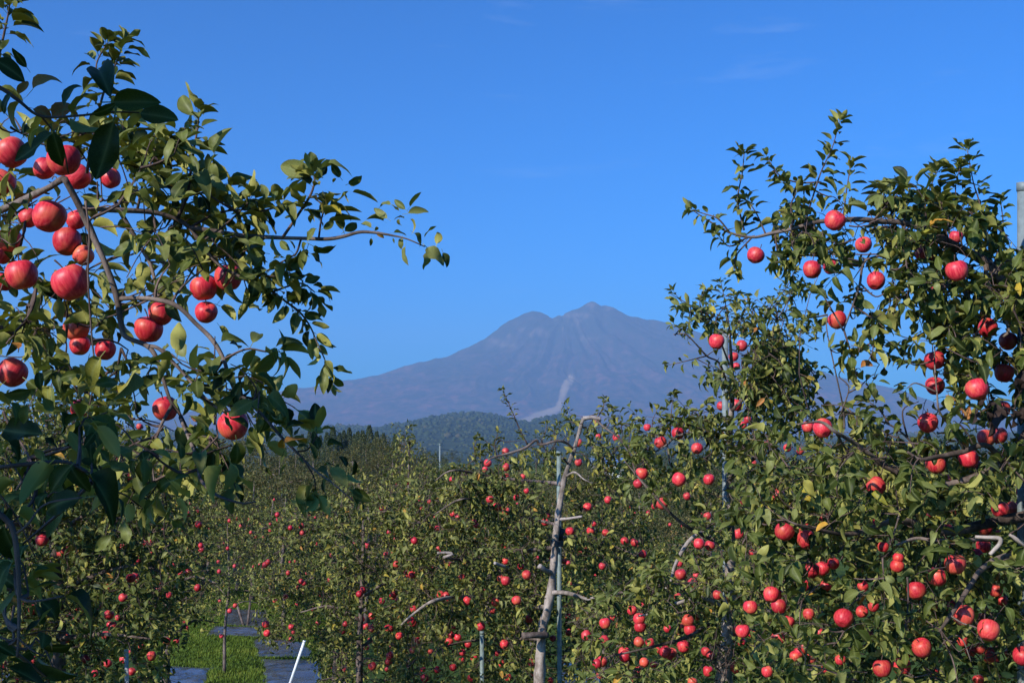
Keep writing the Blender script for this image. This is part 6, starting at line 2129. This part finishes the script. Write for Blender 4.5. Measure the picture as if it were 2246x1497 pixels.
def sheet(label, quad, z=0.03, seed=1, nx=56, ny=40):
    SHEETS.append(quad)
    q = [GR(*p) for p in quad]
    o = np.mean(q, axis=0)
    v, f = [], []
    for j in range(ny + 1):
        for i in range(nx + 1):
            s, t = i / nx, j / ny
            p = (q[0] * (1 - s) + q[1] * s) * (1 - t) + (q[3] * (1 - s) + q[2] * s) * t
            wx = noise.noise(Vector((p[0] * 0.7 + seed, p[1] * 2.2, 1))) * 0.09 + abs(noise.noise(Vector((p[0] * 1.6 + p[1] * 0.7, p[1] * 4.0 + seed, 4)))) * 0.09 + noise.noise(Vector((p[0] * 6.0, p[1] * 7.0 + seed, 4))) * 0.03
            e = min(s, 1 - s, t, 1 - t)
            p = p + np.array((noise.noise(Vector((p[1] * 1.3, seed, 2))) * 0.14, noise.noise(Vector((p[0] * 1.3, seed, 9))) * 0.16, 0)) * max(0.0, 1 - e * 6)
            v.append((p[0] - o[0], p[1] - o[1], 0.012 + abs(wx) * 0.8 * min(1, e * 7)))
    for j in range(ny):
        for i in range(nx):
            a = j * (nx + 1) + i
            f.append((a, a + 1, a + nx + 2, a + nx + 1))
    ob = link("ground_sheet", mesh_py("ground_sheet", v, f, M_SHEET), None, (o[0], o[1], 0))
    tag(ob, label, "sheet", "reflective sheets laid under the trees")


sheet("bluish sheet at the lower edge, left of the grass strip", [(330, 1530), (436, 1530), (462, 1465), (366, 1461)], seed=1)
sheet("wrinkled silver sheet crossed by the leaning white pole", [(590, 1540), (720, 1540), (700, 1448), (575, 1444)], seed=2)
sheet("short crumpled sheet just behind the one with the white pole", [(566, 1440), (690, 1442), (664, 1408), (552, 1400)], seed=3)
sheet("narrow blue strip of sheet behind the thin trunk's tree", [(452, 1394), (575, 1396), (575, 1378), (470, 1372)], seed=4)
sheet("farthest sheet, under the two dark leaning props", [(490, 1370), (590, 1378), (585, 1338), (500, 1336)], seed=5)
sheet("sheet glimpsed under the second-row tree beside the metal pole's foot", [(1222, 1540), (1330, 1540), (1310, 1440), (1235, 1436)], seed=6)
sheet("sheet in the lower left corner under the dark tree", [(-40, 1540), (130, 1540), (140, 1478), (0, 1474)], seed=7)

# ================================================================ grass of the lane
def grass():
    r = np.random.default_rng(9)
    n = 40000
    x, y = r.uniform(-9.5, -2.2, n), r.uniform(21.5, 41, n)
    px = CX + x / y * FPX
    keep = (px > 330) & (px < 760)
    gpx, gpy, _ = PIX(np.stack([x, y, np.zeros(n)], -1))
    for quad in SHEETS:
        keep &= ~in_poly(gpx, gpy, quad)
    x, y = x[keep], y[keep]
    n = len(x)
    m = np.array([0.6 + 0.8 * noise.noise(Vector((a * 0.8, c * 0.8, 3))) for a, c in zip(x, y)])
    h = (0.03 + 0.045 * r.random(n)) * (0.8 + 0.5 * m)
    V, F = [], []
    a = r.uniform(0, 6.28, (n, 4))
    b = np.stack([x, y, np.zeros(n)], -1)
    for k in range(4):
        off = np.stack([np.cos(a[:, k]), np.sin(a[:, k]), np.zeros(n)], -1)
        side = np.stack([-np.sin(a[:, k]), np.cos(a[:, k]), np.zeros(n)], -1)
        root = b + off * 0.025
        V.append(np.stack([root - side * 0.010, root + side * 0.010, root + off * (h * 0.55)[:, None] + np.array((0, 0, 1)) * h[:, None]], 1))
    V = np.concatenate(V).reshape(-1, 3)
    F = np.arange(len(V)).reshape(-1, 3)
    tint = np.repeat(np.tile(np.clip(0.4 + 0.5 * (m - 0.6) + r.normal(0, .15, n), 0, 1), 4), 3)
    mm, nt, bb, out = mat_new("grass_blades")
    at = N(nt, "ShaderNodeAttribute", attribute_name="leaf_tint")
    cr = ramp(nt, [(0, (0.028, 0.052, 0.006)), (0.5, (0.078, 0.120, 0.012)), (1, (0.17, 0.18, 0.028))])
    nt.links.new(at.outputs["Fac"], cr.inputs["Fac"])
    nt.links.new(cr.outputs[0], bb.inputs["Base Color"])
    bb.inputs["Roughness"].default_value = 0.7
    bb.inputs["Specular IOR Level"].default_value = 0.12
    tag(link("grass", mesh_np("grass", V, F, mm, {"leaf_tint": tint}, smooth=False)), "bright mown grass of the lane between the trees", "grass", kind="stuff")


grass()
